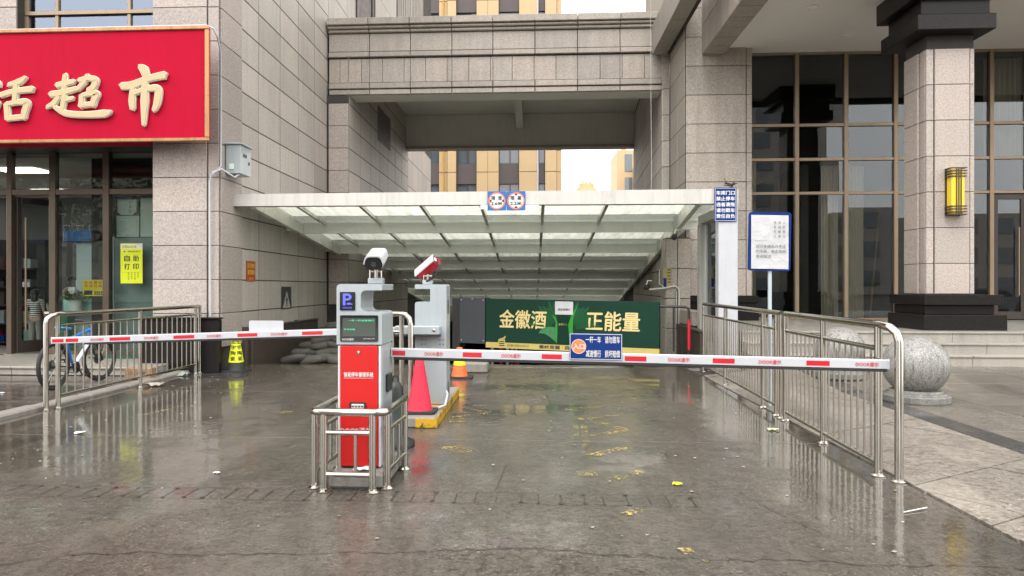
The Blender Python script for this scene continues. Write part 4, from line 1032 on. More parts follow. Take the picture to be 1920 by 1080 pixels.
m.build('glow_print', M['gate_lime'], gt)
m = MB(); m.add([ga(x, z, .0075) for x, z in ((cx0 - .15, .45), (cx0 - .15, .74), (cx0 - .28, .745), (cx0 - .40, .72), (cx0 - .47, .66), (cx0 - .50, .60), (cx0 - .47, .615), (cx0 - .44, .61), (cx0 - .36, .60), (cx0 - .26, .54))], [tuple(range(10))])
m.build('eagle_print', plain('eagle', (.03, .17, .055), .42, var=.4, scale=14), gt)
m = MB(); m.quad(ga(cx0 - .115, .405, .009), ga(cx0 + .10, .405, .009), ga(cx0 + .10, .97, .009), ga(cx0 - .115, .97, .009)); m.build('carton_print', plain('carton', (.006, .03, .018), .5, spec=.1), gt)
m = MB(); m.text('金徽十八', ga(cx0 - .008, .80), gu, UZ, .045, .17, 0, .011); m.build('carton_lettering', M['gate_gold'], gt)
m = MB()
for p in ([(.86, .31), (1.0, .31), (1.0, .46), (.86, .46)],): m.add([ga(x, z, .004) for x, z in p], [(0, 1, 2, 3)])
m.add([ga(x, z, .004) for x, z in ((.87, .47), (.95, .49), (1.02, .54), (1.0, .48), (.93, .465))], [tuple(range(5))]); m.build('emblem', M['gate_gold'], gt)
m = MB()
for k in range(3): m.quad(ga(.875, .33 + k * .04, .006), ga(.985, .33 + k * .04, .006), ga(.985, .35 + k * .04, .006), ga(.875, .35 + k * .04, .006))
m.build('emblem_print', M['gate_green'], gt)
m = MB(); m.quad(ga(2.04, .99, .014), ga(2.40, .99, .018), ga(2.40, 1.245, .016), ga(2.04, 1.245, .02)); pp = m.build('taped_paper', M['paper'], gt)
m = MB(); m.text('请减速慢行', ga(2.22, 1.09, .02), gu, UZ, .045, .25, .01, .003); m.build('taped_lettering', M['ink'], pp)
cb = B('kerb_block', M['concrete'], None, -1.28, -.80, 12.85, 13.5, 0, .17, .02); tag(cb, 'low concrete kerb block under the dark end of the green gate', 'kerb block')

# bollards far down the ramp
for i, (x, y, lab) in enumerate(((-1.22, 22, 'leftmost, white below red'), (-.965, 22, 'second from left, all red'), (-.77, 22, 'third from left, white'), (-.68, 24, 'fourth from left'), (-.61, 26, 'fifth from left, dark red'), (-.58, 28, 'rightmost and farthest'))):
    z = -.19 - (y - 16) * .1238
    o = thing('bollard', 'small red and white bollard down the dark ramp, ' + lab, 'bollard', (x, y, z), 'bollards down the ramp')
    h_ = .86 - .02 * i
    MB().tube([(x, y, z), (x, y, z + h_)], .045, 12).build('post', M['letter_white' if i in (0, 2) else 'stripe_red'], o)
    m = MB()
    for q in (.30, .62): m.tube([(x, y, z + q), (x, y, z + q + .14)], .048, 12)
    m.build('band', M['stripe_red' if i in (0, 2) else 'letter_white'], o)
# sandbags against the left wall
random.seed(3)
def sandbag(x, y, z, rz, s=1.0, where='lying alone in front of the heap at the ramp head'):
    m = MB(); vs = []; fs = []; nu, nv = 14, 9; sd = random.random() * 50
    for j in range(nv + 1):
        t = PI * j / nv
        for i in range(nu):
            a = 2 * PI * i / nu
            sg = lambda v, e: math.copysign(abs(v) ** e, v)
            q = Vector((.30 * sg(math.cos(t), .55), .19 * sg(math.sin(t), .6) * sg(math.cos(a), .75), .10 * sg(math.sin(t), .7) * sg(math.sin(a), .75)))
            q *= s * (1 + .22 * mnoise.noise(q * 6 + Vector((sd, 0, 0))))
            vs.append(q)
    for j in range(nv):
        for i in range(nu): fs.append((j * nu + i, j * nu + (i + 1) % nu, (j + 1) * nu + (i + 1) % nu, (j + 1) * nu + i))
    m.smooth = True; m.T = Matrix.Translation((x, y, z)) @ Matrix.Rotation(rz, 4, 'Z') @ Matrix.Rotation(random.uniform(-.2, .2), 4, 'Y')
    m.add(vs, fs)
    tag(m.build('sandbag', M['sandbag']), 'dull grey sandbag ' + where, 'sandbag', 'sandbags heaped on the ramp')
for lay in range(6):
    x = -4.95 + lay * .17
    while x < -3.25 - lay * .04:
        for row in range(2 if lay < 3 else 1):
            y = 15.1 + row * .40 + lay * .10 + random.uniform(-.06, .06); zg = -.06 - max(0, y - 14.9) * .118
            sandbag(x + random.uniform(-.05, .05), y, zg + .09 + lay * .145, random.uniform(-.5, .5), random.uniform(.72, .95), ('in the bottom layer', 'in the second layer', 'in the third layer', 'in the fourth layer', 'in the fifth layer', 'on the very top')[lay] + ' of the heap left of the ramp')
        x += .25
for x, y in ((-4.75, 14.5), (-4.35, 14.45), (-4.0, 14.6)): sandbag(x, y, .06, random.uniform(-.4, .4), .9)
# ================================================================== STAINLESS RAILINGS
SS = M['steel']
def foot(m, x, y, r): m.lathe((x, y, .0), [(r * 1.75, .002), (r * 1.75, .010), (r * 1.1, .022), (r * 1.05, .03)], 16)
def railing(name, label, cat, line, y0, y1, posts, ztop, zmid, zbot, spacing, r=.030, elbow=None, group=None, base=True):
    """straight run: line(y) gives x"""
    o = thing(name, label, cat, (line(y0), y0, 0), group)
    L3 = lambda y, z: (line(y), y, z)
    top = [L3(y1, ztop)] + ([L3(y0 + .12, ztop), *elbow] if elbow else [L3(y0, ztop)])
    MB().tube(top, r, 14).build('top_rail', SS, o)
    for y in posts:
        m = MB().tube([L3(y, .004), L3(y, ztop - r * .5)], r * .95, 14); foot(m, line(y), y, r); m.build('post', SS, o)
    if elbow: m = MB(); foot(m, elbow[-1][0], elbow[-1][1], r); m.build('post_foot', SS, o)
    ps = sorted(posts)
    for a, b in zip(ps, ps[1:]):
        if b - a < .3: continue
        MB().tube([L3(a, zmid), L3(b, zmid)], r * .62, 10).build('mid_rail', SS, o); MB().tube([L3(a, zbot), L3(b, zbot)], r * .62, 10).build('bottom_rail', SS, o)
        n = max(1, round((b - a) / spacing))
        me = None
        for k in range(1, n):
            y = a + (b - a) * k / n; p = Vector(L3(y, (zmid + zbot) / 2))
            if me is None:
                bo_ = MB().tube([L3(y, zbot), L3(y, zmid)], .0105, 8).build('baluster', SS, o); me = bo_.data
            else: link('baluster', me, o, p)
    return o
rl = lambda y: 2.73 + .0355 * (y - 6.03)
railing('railing', 'near run of stainless railing with a bent end post beside the stone apron', 'railing', rl, 6.03, 8.44, [6.03, 7.25, 8.44], 1.2, 1.01, .10, .135,
        elbow=[(2.738, 5.98, 1.2), (2.765, 5.91, 1.185), (2.79, 5.86, 1.145), (2.80, 5.845, 1.08), (2.80, 5.845, .004)], group='stainless railings at the right of the ramp', r=.032)
railing('railing', 'far run of stainless railing leading to the canopy post', 'railing', rl, 8.60, 13.15, [8.60, 8.78, 9.35, 11.45, 13.15], 1.2, 1.01, .12, .135, group='stainless railings at the right of the ramp')
ll = lambda y: -5.83 + .012 * (y - 8.77)
railing('railing', 'stainless railing with bent end post in front of the parked bicycle', 'railing', ll, 8.77, 12.53, [8.77, 10.63, 12.38, 12.53], 1.165, 1.03, .17, .165, r=.030,
        elbow=[(-5.835, 8.74, 1.165), (-5.86, 8.68, 1.15), (-5.885, 8.64, 1.11), (-5.89, 8.63, 1.05), (-5.89, 8.63, .004)])
# short railing behind the near machine
o = thing('railing', 'short upright stainless railing standing behind the near barrier machine', 'railing', (-1.5, 8.15, 0))
MB().tube([(-1.98, 8.29, 1.2), (-1.5, 8.2, 1.2), (-1.42, 8.17, 1.19), (-1.375, 8.155, 1.15), (-1.36, 8.15, 1.08), (-1.36, 8.15, .004)], .030, 14).build('top_rail', SS, o)
for x in (-1.47, -1.95):
    m = MB().tube([(x, 8.19 + (-1.47 - x) * .19, .004), (x, 8.19 + (-1.47 - x) * .19, 1.18)], .028, 12); foot(m, x, 8.19 + (-1.47 - x) * .19, .03); m.build('post', SS, o)
m = MB(); foot(m, -1.36, 8.15, .03); m.build('post_foot', SS, o)
for z in (1.0, .14): MB().tube([(-1.95, 8.282, z), (-1.47, 8.19, z)], .019, 10).build('mid_rail' if z > .5 else 'bottom_rail', SS, o)
for k in range(1, 5): x = -1.95 + .48 * k / 5; MB().tube([(x, 8.282 - .092 * k / 5, .14), (x, 8.282 - .092 * k / 5, 1.0)], .0105, 8).build('baluster', SS, o)
# low guard rail round the near machine
gr_ = thing('guard_rail', 'low stainless guard rail wrapped round the base of the red and grey machine', 'guard rail', (-1.35, 5.6, 0))
MB().tube([(-1.60, 6.05, .585), (-1.615, 5.45, .585), (-1.61, 5.37, .585), (-1.55, 5.335, .585), (-1.15, 5.325, .585), (-1.09, 5.345, .585), (-1.075, 5.42, .585), (-1.055, 6.05, .585), (-1.065, 6.12, .57), (-1.08, 6.13, .52)], .029, 14).build('top_rail', SS, gr_)
for x, y in ((-1.625, 5.43), (-1.53, 5.335), (-1.17, 5.325), (-1.085, 5.44), (-1.055, 6.02), (-1.60, 6.02)):
    m = MB().tube([(x, y, .004), (x, y, .575)], .0265, 14); foot(m, x, y, .028); m.build('post', SS, gr_)
for a, b in (((-1.53, 5.335), (-1.17, 5.325)), ((-1.085, 5.44), (-1.055, 6.02)), ((-1.625, 5.43), (-1.60, 6.02))):
    for z, nm in ((.435, 'mid_rail'), (.13, 'bottom_rail')): MB().tube([(*a, z), (*b, z)], .019, 10).build(nm, SS, gr_)
    for t_ in (.32, .65):
        p = [a[i] + (b[i] - a[i]) * t_ for i in (0, 1)]; MB().tube([(*p, .13), (*p, .435)], .0125, 8).build('baluster', SS, gr_)

# ================================================================== BARRIER MACHINES
def arm(parent, p0, p1, h, rects, texts, name_text='DOOR道尔'):
    p0, p1 = Vector(p0), Vector(p1); L = (p1 - p0).length; ux = (p1 - p0).normalized(); sgn = 1 if ux.x > 0 else -1
    n = Vector((0, -1, 0)); up_ = ux.cross(n) if sgn < 0 else n.cross(ux); up_ = up_ if up_.z > 0 else -up_
    T = Matrix.Translation(p0) @ Matrix((ux, n, up_)).transposed().to_4x4()
    m = MB(); m.T = T
    m.prism(rpoly([(-.022, -h / 2, .006), (.022, -h / 2, .006), (.022, h / 2, .012), (-.022, h / 2, .012)]), (0, 0, 0), (0, 1, 0), (0, 0, 1), (1, 0, 0), L)
    a = m.build('arm', M['white_paint'], parent)
    m = MB(); m.T = T; m.box(.02, L - .4 if sgn < 0 else L - .01, -.018, .018, -h / 2 - .022, -h / 2 - .001, .004).build('rubber_edge', M['rubber'], a)
    m = MB(); m.T = T; m.prism(rpoly([(-.024, -h / 2 - .002, .006), (.024, -h / 2 - .002, .006), (.024, h / 2 + .002, .012), (-.024, h / 2 + .002, .012)]), (L - .012, 0, 0), (0, 1, 0), (0, 0, 1), (1, 0, 0), .016); m.build('end_cap', M['white_paint'], a)
    loc = lambda X: abs(X - p0.x) / abs(ux.x)
    for x0, x1 in rects:
        m = MB(); m.T = T; b0, b1 = sorted((loc(x0), loc(x1))); b0, b1 = max(b0, .0), min(b1, L)
        m.quad((b0, .0235, -h * .30), (b1, .0235, -h * .30), (b1, .0235, h * .22), (b0, .0235, h * .22)).build('red_stripe', M['stripe_red'], a)
    m = MB()
    u = ux * sgn
    for x0, x1 in texts:
        c = p0 + ux * loc((x0 + x1) / 2) + n * .0235 - Vector((0, 0, .002))
        m.text(name_text, c, u, up_, h * .46, abs(x1 - x0), .014, .001)
    m.build('lettering', M['letter_red'], a)
    return a
def machine(label, x0, x1, y0, y1, base, notch_left):
    o = thing('barrier_machine', label, 'barrier gate', ((x0 + x1) / 2, (y0 + y1) / 2, base), 'barrier machines in the driveway')
    return o
KG = M['kiosk_grey']
k1 = machine('red and grey barrier machine with lit P display in the low guard rail', -1.497, -1.148, 5.56, 6.0, .12, False)
MB().prism(rpoly([(-1.497, 1.062, 0), (-1.148, 1.062, 0), (-1.148, 1.312, .035), (-1.312, 1.312, .045), (-1.312, 1.474, .045), (-1.146, 1.474, .006), (-1.146, 1.522, .008), (-1.497, 1.522, .035)]), (0, 5.56, 0), UX, UZ, UY, .44).build('head', KG, k1)
MB().box(-1.490, -1.152, 5.585, 5.995, .125, 1.058, .012).build('cabinet', KG, k1)
MB().box(-1.488, -1.470, 5.565, 5.584, .13, 1.05, .004).box(-1.176, -1.158, 5.565, 5.584, .13, 1.05, .004).build('side_trim', plain('trim_grey', (.55, .58, .60), .3), k1)
d1 = MB().box(-1.468, -1.178, 5.553, 5.584, .135, 1.052, .006).build('front_door', M['kiosk_red'], k1)
MB().lathe((-1.325, 5.553, 1.0), [(.014, 0), (.014, .004), (.006, .006), (.006, .002)], 18, (0, -1, 0)).build('lock', M['steel'], d1)
m = MB(); m.text('智能停车管理系统', (-1.325, 5.552, .835), UX, UZ, .034, .225, .03); m.text('SMART PARKING MANAGEMENT SYSTEM', (-1.325, 5.552, .808), UX, UZ, .008, .225); m.text('DOOR道尔', (-1.345, 5.552, .408), UX, UZ, .048, .235, .012)
m.build('lettering', M['letter_white'], d1)
kp = MB().prism(rpoly([(-1.395, .53, .012), (-1.265, .53, .012), (-1.265, .625, .012), (-1.395, .625, .012)]), (0, 5.545, 0), UX, UZ, UY, .012).build('keypad', M['black_plastic'], d1)
MB().box(-1.378, -1.282, 5.540, 5.546, .54, .612, .003).build('keypad_plate', M['white_steel'], d1)
m = MB()
for i in range(4):
    for j in range(2): m.lathe((-1.366 + i * .024, 5.540, .597 - j * .026), [(.008, 0), (.008, .005), (.004, .006)], 12, (0, -1, 0))
m.build('keypad_buttons', M['steel'], d1)
sc1 = MB().prism(rpoly([(-1.468, 1.085, .012), (-1.176, 1.085, .012), (-1.176, 1.285, .012), (-1.468, 1.285, .012)]), (0, 5.552, 0), UX, UZ, UY, .012).build('screen', M['black_gloss'], k1)
MB().prism(rpoly([(-1.448, 1.125, .008), (-1.195, 1.125, .008), (-1.195, 1.262, .008), (-1.448, 1.262, .008)]), (0, 5.549, 0), UX, UZ, UY, .004).build('display', M['lcd'], sc1)
m = MB(); m.text('一车一杆减速慢行', (-1.305, 5.548, 1.245), UX, UZ, .013, .20); m.text('欢迎光临', (-1.395, 5.548, 1.178), UX, UZ, .013, .085); m.build('led_lettering', M['led_green'], sc1)
m = MB(); m.text('DOOR道尔', (-1.405, 5.551, 1.102), UX, UZ, .018, .09, .01); m.text('智能停车管理系统 专业制造', (-1.245, 5.551, 1.107), UX, UZ, .007, .09); m.build('screen_print', M['letter_white'], sc1)
pp1 = MB().prism(rpoly([(-1.470, 1.322, .006), (-1.352, 1.322, .006), (-1.352, 1.462, .006), (-1.470, 1.462, .006)]), (0, 5.553, 0), UX, UZ, UY, .012).build('parking_display', M['black_gloss'], k1)
m = MB(); m.text('P', (-1.412, 5.552, 1.405), UX, UZ, .085, .062, .025); m.text('PARKING', (-1.412, 5.552, 1.342), UX, UZ, .013, .07, .01)
m.add([(-1.42 + a, 5.550, 1.366 + b) for a, b in ((0, 0), (.048, 0), (.05, .005), (.036, .008), (.028, .014), (.012, .014), (.004, .007))], [tuple(range(7))]); m.build('led_symbol', M['led_blue'], pp1)
MB().box(-1.147, -1.125, 5.72, 5.86, .68, .82, .004).build('side_lock_box', M['black_plastic'], k1)
m = MB()
for k in range(10): m.box(-1.1525, -1.1495, 5.80, 5.92, .25 + k * .018, .259 + k * .018)
m.build('vent_slots', M['black_plastic'], k1)
arm(k1, (-1.146, 5.93, .9715), (2.755, 5.93, .8976), .0728, [(-1.134, -1.0299), (-0.5649, -0.413), (0.0666, 0.2258), (0.723, 0.8916), (1.4086, 1.5772), (2.1286, 2.3054)],
    [(-0.8718, -0.7251), (-0.2538, -0.102), (0.4161, 0.5722), (1.0632, 1.2276), (1.7624, 1.9351), (2.5031, 2.6758)])
pn = MB().box(-1.52, -1.10, 5.42, 6.15, 0, .118, .02).build('plinth', M['concrete']); tag(pn, 'rough dark concrete plinth under the red and grey machine', 'plinth')
k2 = machine('plain grey barrier machine on the yellow painted island', -1.385, -1.014, 8.6, 8.95, .12, True)
MB().prism(rpoly([(-1.385, .13, 0), (-1.014, .13, 0), (-1.014, 1.530, .03), (-1.385, 1.530, .008), (-1.385, 1.478, .006), (-1.205, 1.478, .012), (-1.205, 1.325, .012), (-1.385, 1.325, .03)]), (0, 8.6, 0), UX, UZ, UY, .36).build('cabinet', KG, k2)
m = MB()
for k in range(12): m.box(-1.0145, -1.0115, 8.70, 8.86, 1.18 + k * .014, 1.187 + k * .014); m.box(-1.0145, -1.0115, 8.72, 8.88, .2 + k * .014, .207 + k * .014)
m.build('vent_slots', M['black_plastic'], k2)
m = MB()
for x in (-1.30, -1.26, -1.09, -1.05):
    for z in (.88, .83): m.lathe((x, 8.598, z), [(.007, 0), (.007, .003)], 8, (0, -1, 0))
m.build('bolt_holes', M['black_plastic'], k2)
MB().lathe((-1.205, 8.6, .69), [(.036, 0), (.036, .01), (.026, .022), (.01, .026)], 18, (0, -1, 0)).build('button', plain('cream', (.75, .68, .45), .4), k2)
ab = MB().box(-1.60, -1.08, 8.45, 8.60, .945, 1.05, .012).build('arm_bracket', M['kiosk_grey'], k2)
m = MB()
for x in (-1.42, -1.14): m.lathe((x, 8.45, 1.0), [(.018, 0), (.018, .006), (.008, .010)], 12, (0, -1, 0))
m.build('bolt', M['steel'], ab); MB().box(-1.60, -1.075, 8.455, 8.60, .93, .944).build('bracket_shadow_strip', M['black_plastic'], ab)  # black strip stands in for the shade under the arm bracket
lx = lambda u: -5.71 + .006404 * (u - 100)
arm(k2, (-1.58, 8.49, 1.0), (-5.715, 8.49, .862), .076, [(lx(a), lx(b)) for a, b in ((100, 123), (127, 151), (211, 250), (332, 371), (452, 489), (572, 610), (692, 730))],
    [(lx(a), lx(b)) for a, b in ((175, 200), (277, 304), (395, 422), (515, 545), (640, 665))])
M['kerb_yellow'] = chipped('kerb_yellow', (.58, .33, .012), (.05, .045, .038))
isl = thing('traffic_island', 'concrete kerb island with worn yellow painted edges carrying the grey machine', 'island', (-1.2, 9, 0))
MB().box(-1.44, -1.03, 7.80, 10.2, 0, .115, .015).build('kerb', M['concrete'], isl)
MB().box(-1.25, -1.023, 7.792, 7.80, .008, .10).build('painted_edge', M['kerb_yellow'], isl)
for a, b in ((7.80, 8.55), (8.57, 9.35), (9.37, 10.2)): MB().box(-1.03, -1.022, a, b, .005, .11).build('painted_edge', M['kerb_yellow'], isl)
MB().box(-1.40, -1.06, 8.48, 8.60, .116, .124).build('painted_edge', M['kerb_yellow'], isl)
tag(MB().tube([(-1.03, 8.62, .30), (-1.0, 8.6, .25), (-1.005, 8.4, .15), (-1.06, 8.3, .14), (-1.15, 8.28, .135)], .014, 8).build('cable', M['white_paint']), 'white cable looped at the foot of the grey machine', 'cable')
wb = thing('blank_plate', 'blank white back of a sign plate on the left barrier arm', 'sign', (-3.1, 8.46, .95))
MB().prism(rpoly([(-3.335, .945, .02), (-2.925, .945, .02), (-2.925, 1.105, .02), (-3.335, 1.105, .02)]), (0, 8.515, 0), UX, UZ, UY, .008).build('panel', M['white_paint'], wb)
o, at, u = plate('entry_sign', 'blue plate with orange entrance disc hung on the right barrier arm', 'sign', (.494, 5.895, 1.0266), (1, 0, -.012), .416, .208, M['sign_blue'], .006)
frame_lines(at, u, .416, .208, .003, .004, o, M['letter_white'])
m = MB(); disc(m, at, -.135, -.0, .056, .0022); m.build('orange_disc', M['sign_orange'], o)
m = MB(); disc(m, at, -.135, 0, .058, .003, 32, .0545)
m.text('入口', at(-.135, 0, .003), u, UZ, .042, .088, .03); m.text('一杆一车', at(-.02, .056, .0012), u, UZ, .05, .118, .02); m.text('请勿跟车', at(.13, .056, .0012), u, UZ, .055, .118, .02)
m.text('减速慢行', at(-.02, -.055, .0012), u, UZ, .055, .118, .02); m.text('损坏赔偿', at(.13, -.055, .0012), u, UZ, .055, .118, .02); m.build('lettering', M['letter_white'], o)

def bullet(label, base, aim, red, dz):
    o = thing('camera', label, 'security camera', base, None)
    b = Vector(base)
    MB().box(b.x - .058, b.x + .058, b.y - .045, b.y + .045, b.z, b.z + .048, .006).build('mount_box', M['kiosk_grey'], o)
    m = MB().box(b.x - .05, b.x - .042, b.y - .025, b.y + .025, b.z + .048, b.z + .11).box(b.x + .042, b.x + .05, b.y - .025, b.y + .025, b.z + .048, b.z + .11).tube([(b.x, b.y, b.z + .045), (b.x, b.y, b.z + .12)], .018, 10)
    m.tube([(b.x - .052, b.y, b.z + .1), (b.x + .052, b.y, b.z + .1)], .01, 8).build('bracket', M['steel'], o)
    q = Vector((0, -1, 0)).rotation_difference(Vector(aim)).to_matrix().to_4x4()
    T = Matrix.Translation(b + Vector((0, 0, dz))) @ q @ Matrix.Scale(.94 if not red else .90, 4)
    sec = [(-.062, -.045 if not red else -.075, .014), (.062, -.045 if not red else -.075, .014), (.076, .0, .02), (.058, .062, .03), (-.058, .062, .03), (-.076, .0, .02)]
    m = MB(); m.T = T; m.prism(rpoly(sec), (0, -.16, 0), UX, UZ, UY, .32).build('housing', M['white_paint'] if not red else M['stripe_red'], o)
    m = MB(); m.T = T; m.prism(rpoly([(-.084, .0, .006), (-.066, .07, .03), (.066, .07, .03), (.084, .0, .006), (.074, .0, .004), (.056, .061, .03), (-.056, .061, .03), (-.074, .0, .004)] if not red else [(-.072, .052, .003), (-.062, .07, .012), (.062, .07, .012), (.072, .052, .003), (.066, .052, .002), (.056, .063, .008), (-.056, .063, .008), (-.066, .052, .002)]), (0, -.182, .003), UX, UZ, UY, .36).build('hood', M['white_paint'], o)
    m = MB(); m.T = T; m.prism(rpoly([(-.060, -.044, .014), (.060, -.044, .014), (.073, 0, .018), (.055, .058, .026), (-.055, .058, .026), (-.073, 0, .018)]), (0, -.168, 0), UX, UZ, UY, .0075).build('front_window', M['black_gloss'], o)
    m = MB(); m.T = T; m.lathe((0, -.168, .0), [(.022, 0), (.022, .003), (.014, .004), (.012, .001)], 18, (0, -1, 0)).build('lens', M['slate'], o)
    if red:
        m = MB(); m.T = T; m.box(-.03, .03, .161, .168, -.0, .04).build('back_label', M['letter_white'], o)
        m = MB(); m.T = T; m.prism(rpoly([(-.05, -.038, .01), (.05, -.038, .01), (.05, .05, .02), (-.05, .05, .02)]), (0, .160, 0), UX, UZ, UY, .005).build('back_cap', M['black_plastic'], o)
        e = T @ Vector((.03, .17, -.01)); MB().tube([e, e + Vector((.03, -.03, -.05)), e + Vector((.01, -.05, -.13)), b + Vector((.02, -.05, .05)), b + Vector((-.02, -.03, .03))], .013, 8).build('cable', M['rubber'], o)
    return o
bullet('white bullet camera facing the road on top of the red and grey machine', (-1.232, 5.75, 1.5225), (.08, -1, -.24), False, .185)
bullet('red and white bullet camera seen from behind on the plain grey machine', (-1.25, 8.72, 1.5305), (-.80, .42, -.62), True, .20)

# ================================================================== CONES
def cone(label, x, y, z, h, r0, r1, mat, base, extra=None):
    o = thing('traffic_cone', label, 'traffic cone', (x, y, z))
    MB().prism(rpoly([(-base, -base, base * .35), (base, -base, base * .35), (base, base, base * .35), (-base, base, base * .35)]), (x, y, z + .002), UX, UY, UZ, .028).build('base', M['rubber'], o)
    m = MB(); m.smooth = True; m.lathe((x, y, z), [(r0 * 1.06, .03), (r0, .05), (r1 + (r0 - r1) * .05, h - .03), (r1, h - .01), (r1 * .7, h)], 28); m.build('body', mat, o)
    return o
cone('faded pink red traffic cone standing on the yellow kerb island', -1.255, 8.12, .116, .64, .135, .035, M['cone_pink'], .19)
yc = cone('black cone with yellow reflective sleeve by the left pillar', -5.27, 12.85, 0, .68, .15, .05, M['rubber'], .22)
m = MB(); m.smooth = True; f_ = lambda h: .15 + (.0525 - .15) * (h - .05) / .6
m.lathe((-5.27, 12.85, 0), [(f_(.17) + .004, .17), (f_(.58) + .004, .58)], 28); m.build('sleeve', M['reflect_yellow'], yc)
m = MB()
for a0 in (-.05, .95):
    d = Vector((math.sin(a0), -math.cos(a0), 0)); u_ = Vector((math.cos(a0), math.sin(a0), 0)); v2 = (Vector((0, 0, 1)) - d * .1625).normalized()
    for k, ch in enumerate('宏宇陶瓷'):
        h_ = .53 - k * .097; m.text(ch, Vector((-5.27, 12.85, h_)) + d * (f_(h_) + .006), u_, v2, .075, .085, .02)
m.build('lettering', M['ink'], yc)
oc = cone('small orange and yellow cone behind the grey machine', -1.22, 12.2, 0, .5, .13, .05, M['cone_orange'], .22)
m = MB(); m.smooth = True; m.lathe((-1.22, 12.2, 0), [(.125, .06), (.112, .15)], 24); m.build('lower_sleeve', M['rubber'], oc)
m = MB(); m.smooth = True; m.lathe((-1.22, 12.2, 0), [(.104, .21), (.08, .36)], 24); m.build('reflective_band', M['reflect_yellow'], oc)
bc = thing('rubber_bollard', 'dark green black rubber cone with a rope loop behind the near machine', 'traffic cone', (-1.30, 6.92, 0))
m = MB(); m.smooth = True; m.lathe((-1.30, 6.92, 0), [(.185, .004), (.185, .05), (.12, .08), (.075, .45), (.07, .55), (.045, .60), (.03, .61)], 20); m.build('body', plain('dark_rubber', (.012, .02, .017), .5), bc)
MB().tube([(-1.33, 6.92, .60), (-1.325, 6.92, .65), (-1.30, 6.92, .67), (-1.275, 6.92, .65), (-1.27, 6.92, .60)], .010, 8).build('loop', M['rubber'], bc)

# ================================================================== STONE BALLS, LAMP, CURTAINS, STICK
def ball_stone():
    m, nt, bs = new_mat('ball_granite'); P = pos(nt); g = noise(nt, P, 75, 3, 0.8)
    c = ramp(nt, g, [(0.30, (.07, .067, .062)), (0.46, (.19, .185, .172)), (0.56, (.28, .275, .26)), (0.68, (.46, .45, .43))])
    st = noise(nt, stretch(nt, P, 22, 22, 1.0), 1.2, 5, .7)
    c = mixc(nt, mathn(nt, 'MULTIPLY', ramp(nt, st, [(0.50, 0.0), (0.64, 1.0)]), .7), c, (.055, .053, .05))
    nt.links.new(c, bs.inputs['Base Color']); bs.inputs['Roughness'].default_value = .35; bump(nt, bs, g, .3, .004); return m
M['ball_granite'] = ball_stone()
def stone_ball(x, y, z, r, label):
    o = thing('stone_ball', label, 'stone ball', (x, y, z), 'stone balls on the plaza')
    MB().lathe((x, y, z), [(r * 1.0, .002), (r * 1.02, .02), (r * 1.02, .085), (r * .99, .10), (r * .90, .105), (r * .88, .125), (r * .80, .13), (r * .77, .155), (r * .5, .16)], 40).build('pedestal', M['grey_granite'], o)
    MB().ball((x, y, z + .10 + r * .93), r, r, r * .98, 40, 24).build('sphere', M['ball_granite'], o)
stone_ball(4.90, 9.80, .03, .392, 'large wet granite ball on a round pedestal nearest the road')
stone_ball(4.72, 11.7, .10, .36, 'granite ball farther back, half hidden behind the railing balusters')
wl = thing('wall_lamp', 'yellow box wall lamp with dark bars on the stone column', 'lamp', (7.66, 13.94, 2.80))
lx0, lx1, lz0, lz1 = 7.51, 7.80, 2.80, 3.66; yl = 13.995
B('shade', plain('lamp_shade', (.80, .56, .04), .35, var=.05, spec=.4), wl, lx0 + .03, lx1 - .03, 13.80, yl - .01, lz0 + .03, lz1 - .03, .02)
B('back_plate', M['dark_bronze'], wl, lx0 + .01, lx1 - .01, yl - .009, yl + .003, lz0, lz1)
m = MB()
for z in (lz0 + .01, lz0 + .06, lz0 + .11, lz0 + .16, lz1 - .01, lz1 - .06, lz1 - .11, lz1 - .16):
    m.box(lx0, lx1, 13.785, 13.80, z - .009, z + .009).box(lx0, lx0 + .03, 13.80, yl - .01, z - .009, z + .009).box(lx1 - .03, lx1, 13.80, yl - .01, z - .009, z + .009)
m.build('hoops', M['dark_bronze'], wl)
m = MB()
for x in (7.615, 7.655, 7.695): m.box(x - .008, x + .008, 13.783, 13.799, lz0, lz1)
m.build('bars', M['dark_bronze'], wl)
def curtain(label, x0, x1, y, z0, z1, folds, amp=.05, lean=0):
    m = MB(); m.smooth = True; n = folds * 8; vs = []; fs = []
    for j in range(7):
        t = j / 6
        for side in (0, 1):
            for i in range(n + 1):
                q = i / n; x = x0 + (x1 - x0) * q + lean * (1 - t); a = amp * (1 - .25 * t)
                vs.append((x, y + a * math.sin(q * folds * 2 * PI + .4 * math.sin(3 * t)) + .004 * side, z0 + (z1 - z0) * t))
    w_ = n + 1
    for j in range(6):
        for side in (0, 1):
            b = (j * 2 + side) * w_; c = ((j + 1) * 2 + side) * w_
            for i in range(n): fs.append((b + i, b + i + 1, c + i + 1, c + i))
    m.add(vs, fs); tag(m.build('curtain', M['curtain']), label, 'curtain')
curtain('beige curtain hanging left of the leaning stick behind the tall office window', 7.0, 7.40, 18.45, .72, 4.45, 5)
curtain('second beige curtain gathered nearest the wooden stick', 7.62, 8.02, 18.5, .72, 4.45, 5, .055)
curtain('narrow beige curtain at the left edge of the office window', 5.25, 5.42, 18.4, .72, 4.6, 2)
curtain('tall beige curtain at the top right pane beyond the column', 10.85, 11.7, 18.5, 4.6, 7.0, 7, .06)
tag(MB().tube([(8.10, 18.35, .73), (8.32, 18.32, 3.35)], [.028, .022], 8).build('wooden_stick', plain('wood', (.30, .19, .10), .7, bmp=.3)), 'bare wooden stick leaning inside the office window', 'stick')
tag(MB().box(7.98, 8.02, 18.5, 18.53, .72, 4.4).build('white_strip', M['letter_white']), 'thin white board edge upright beside the gathered curtain', 'board')
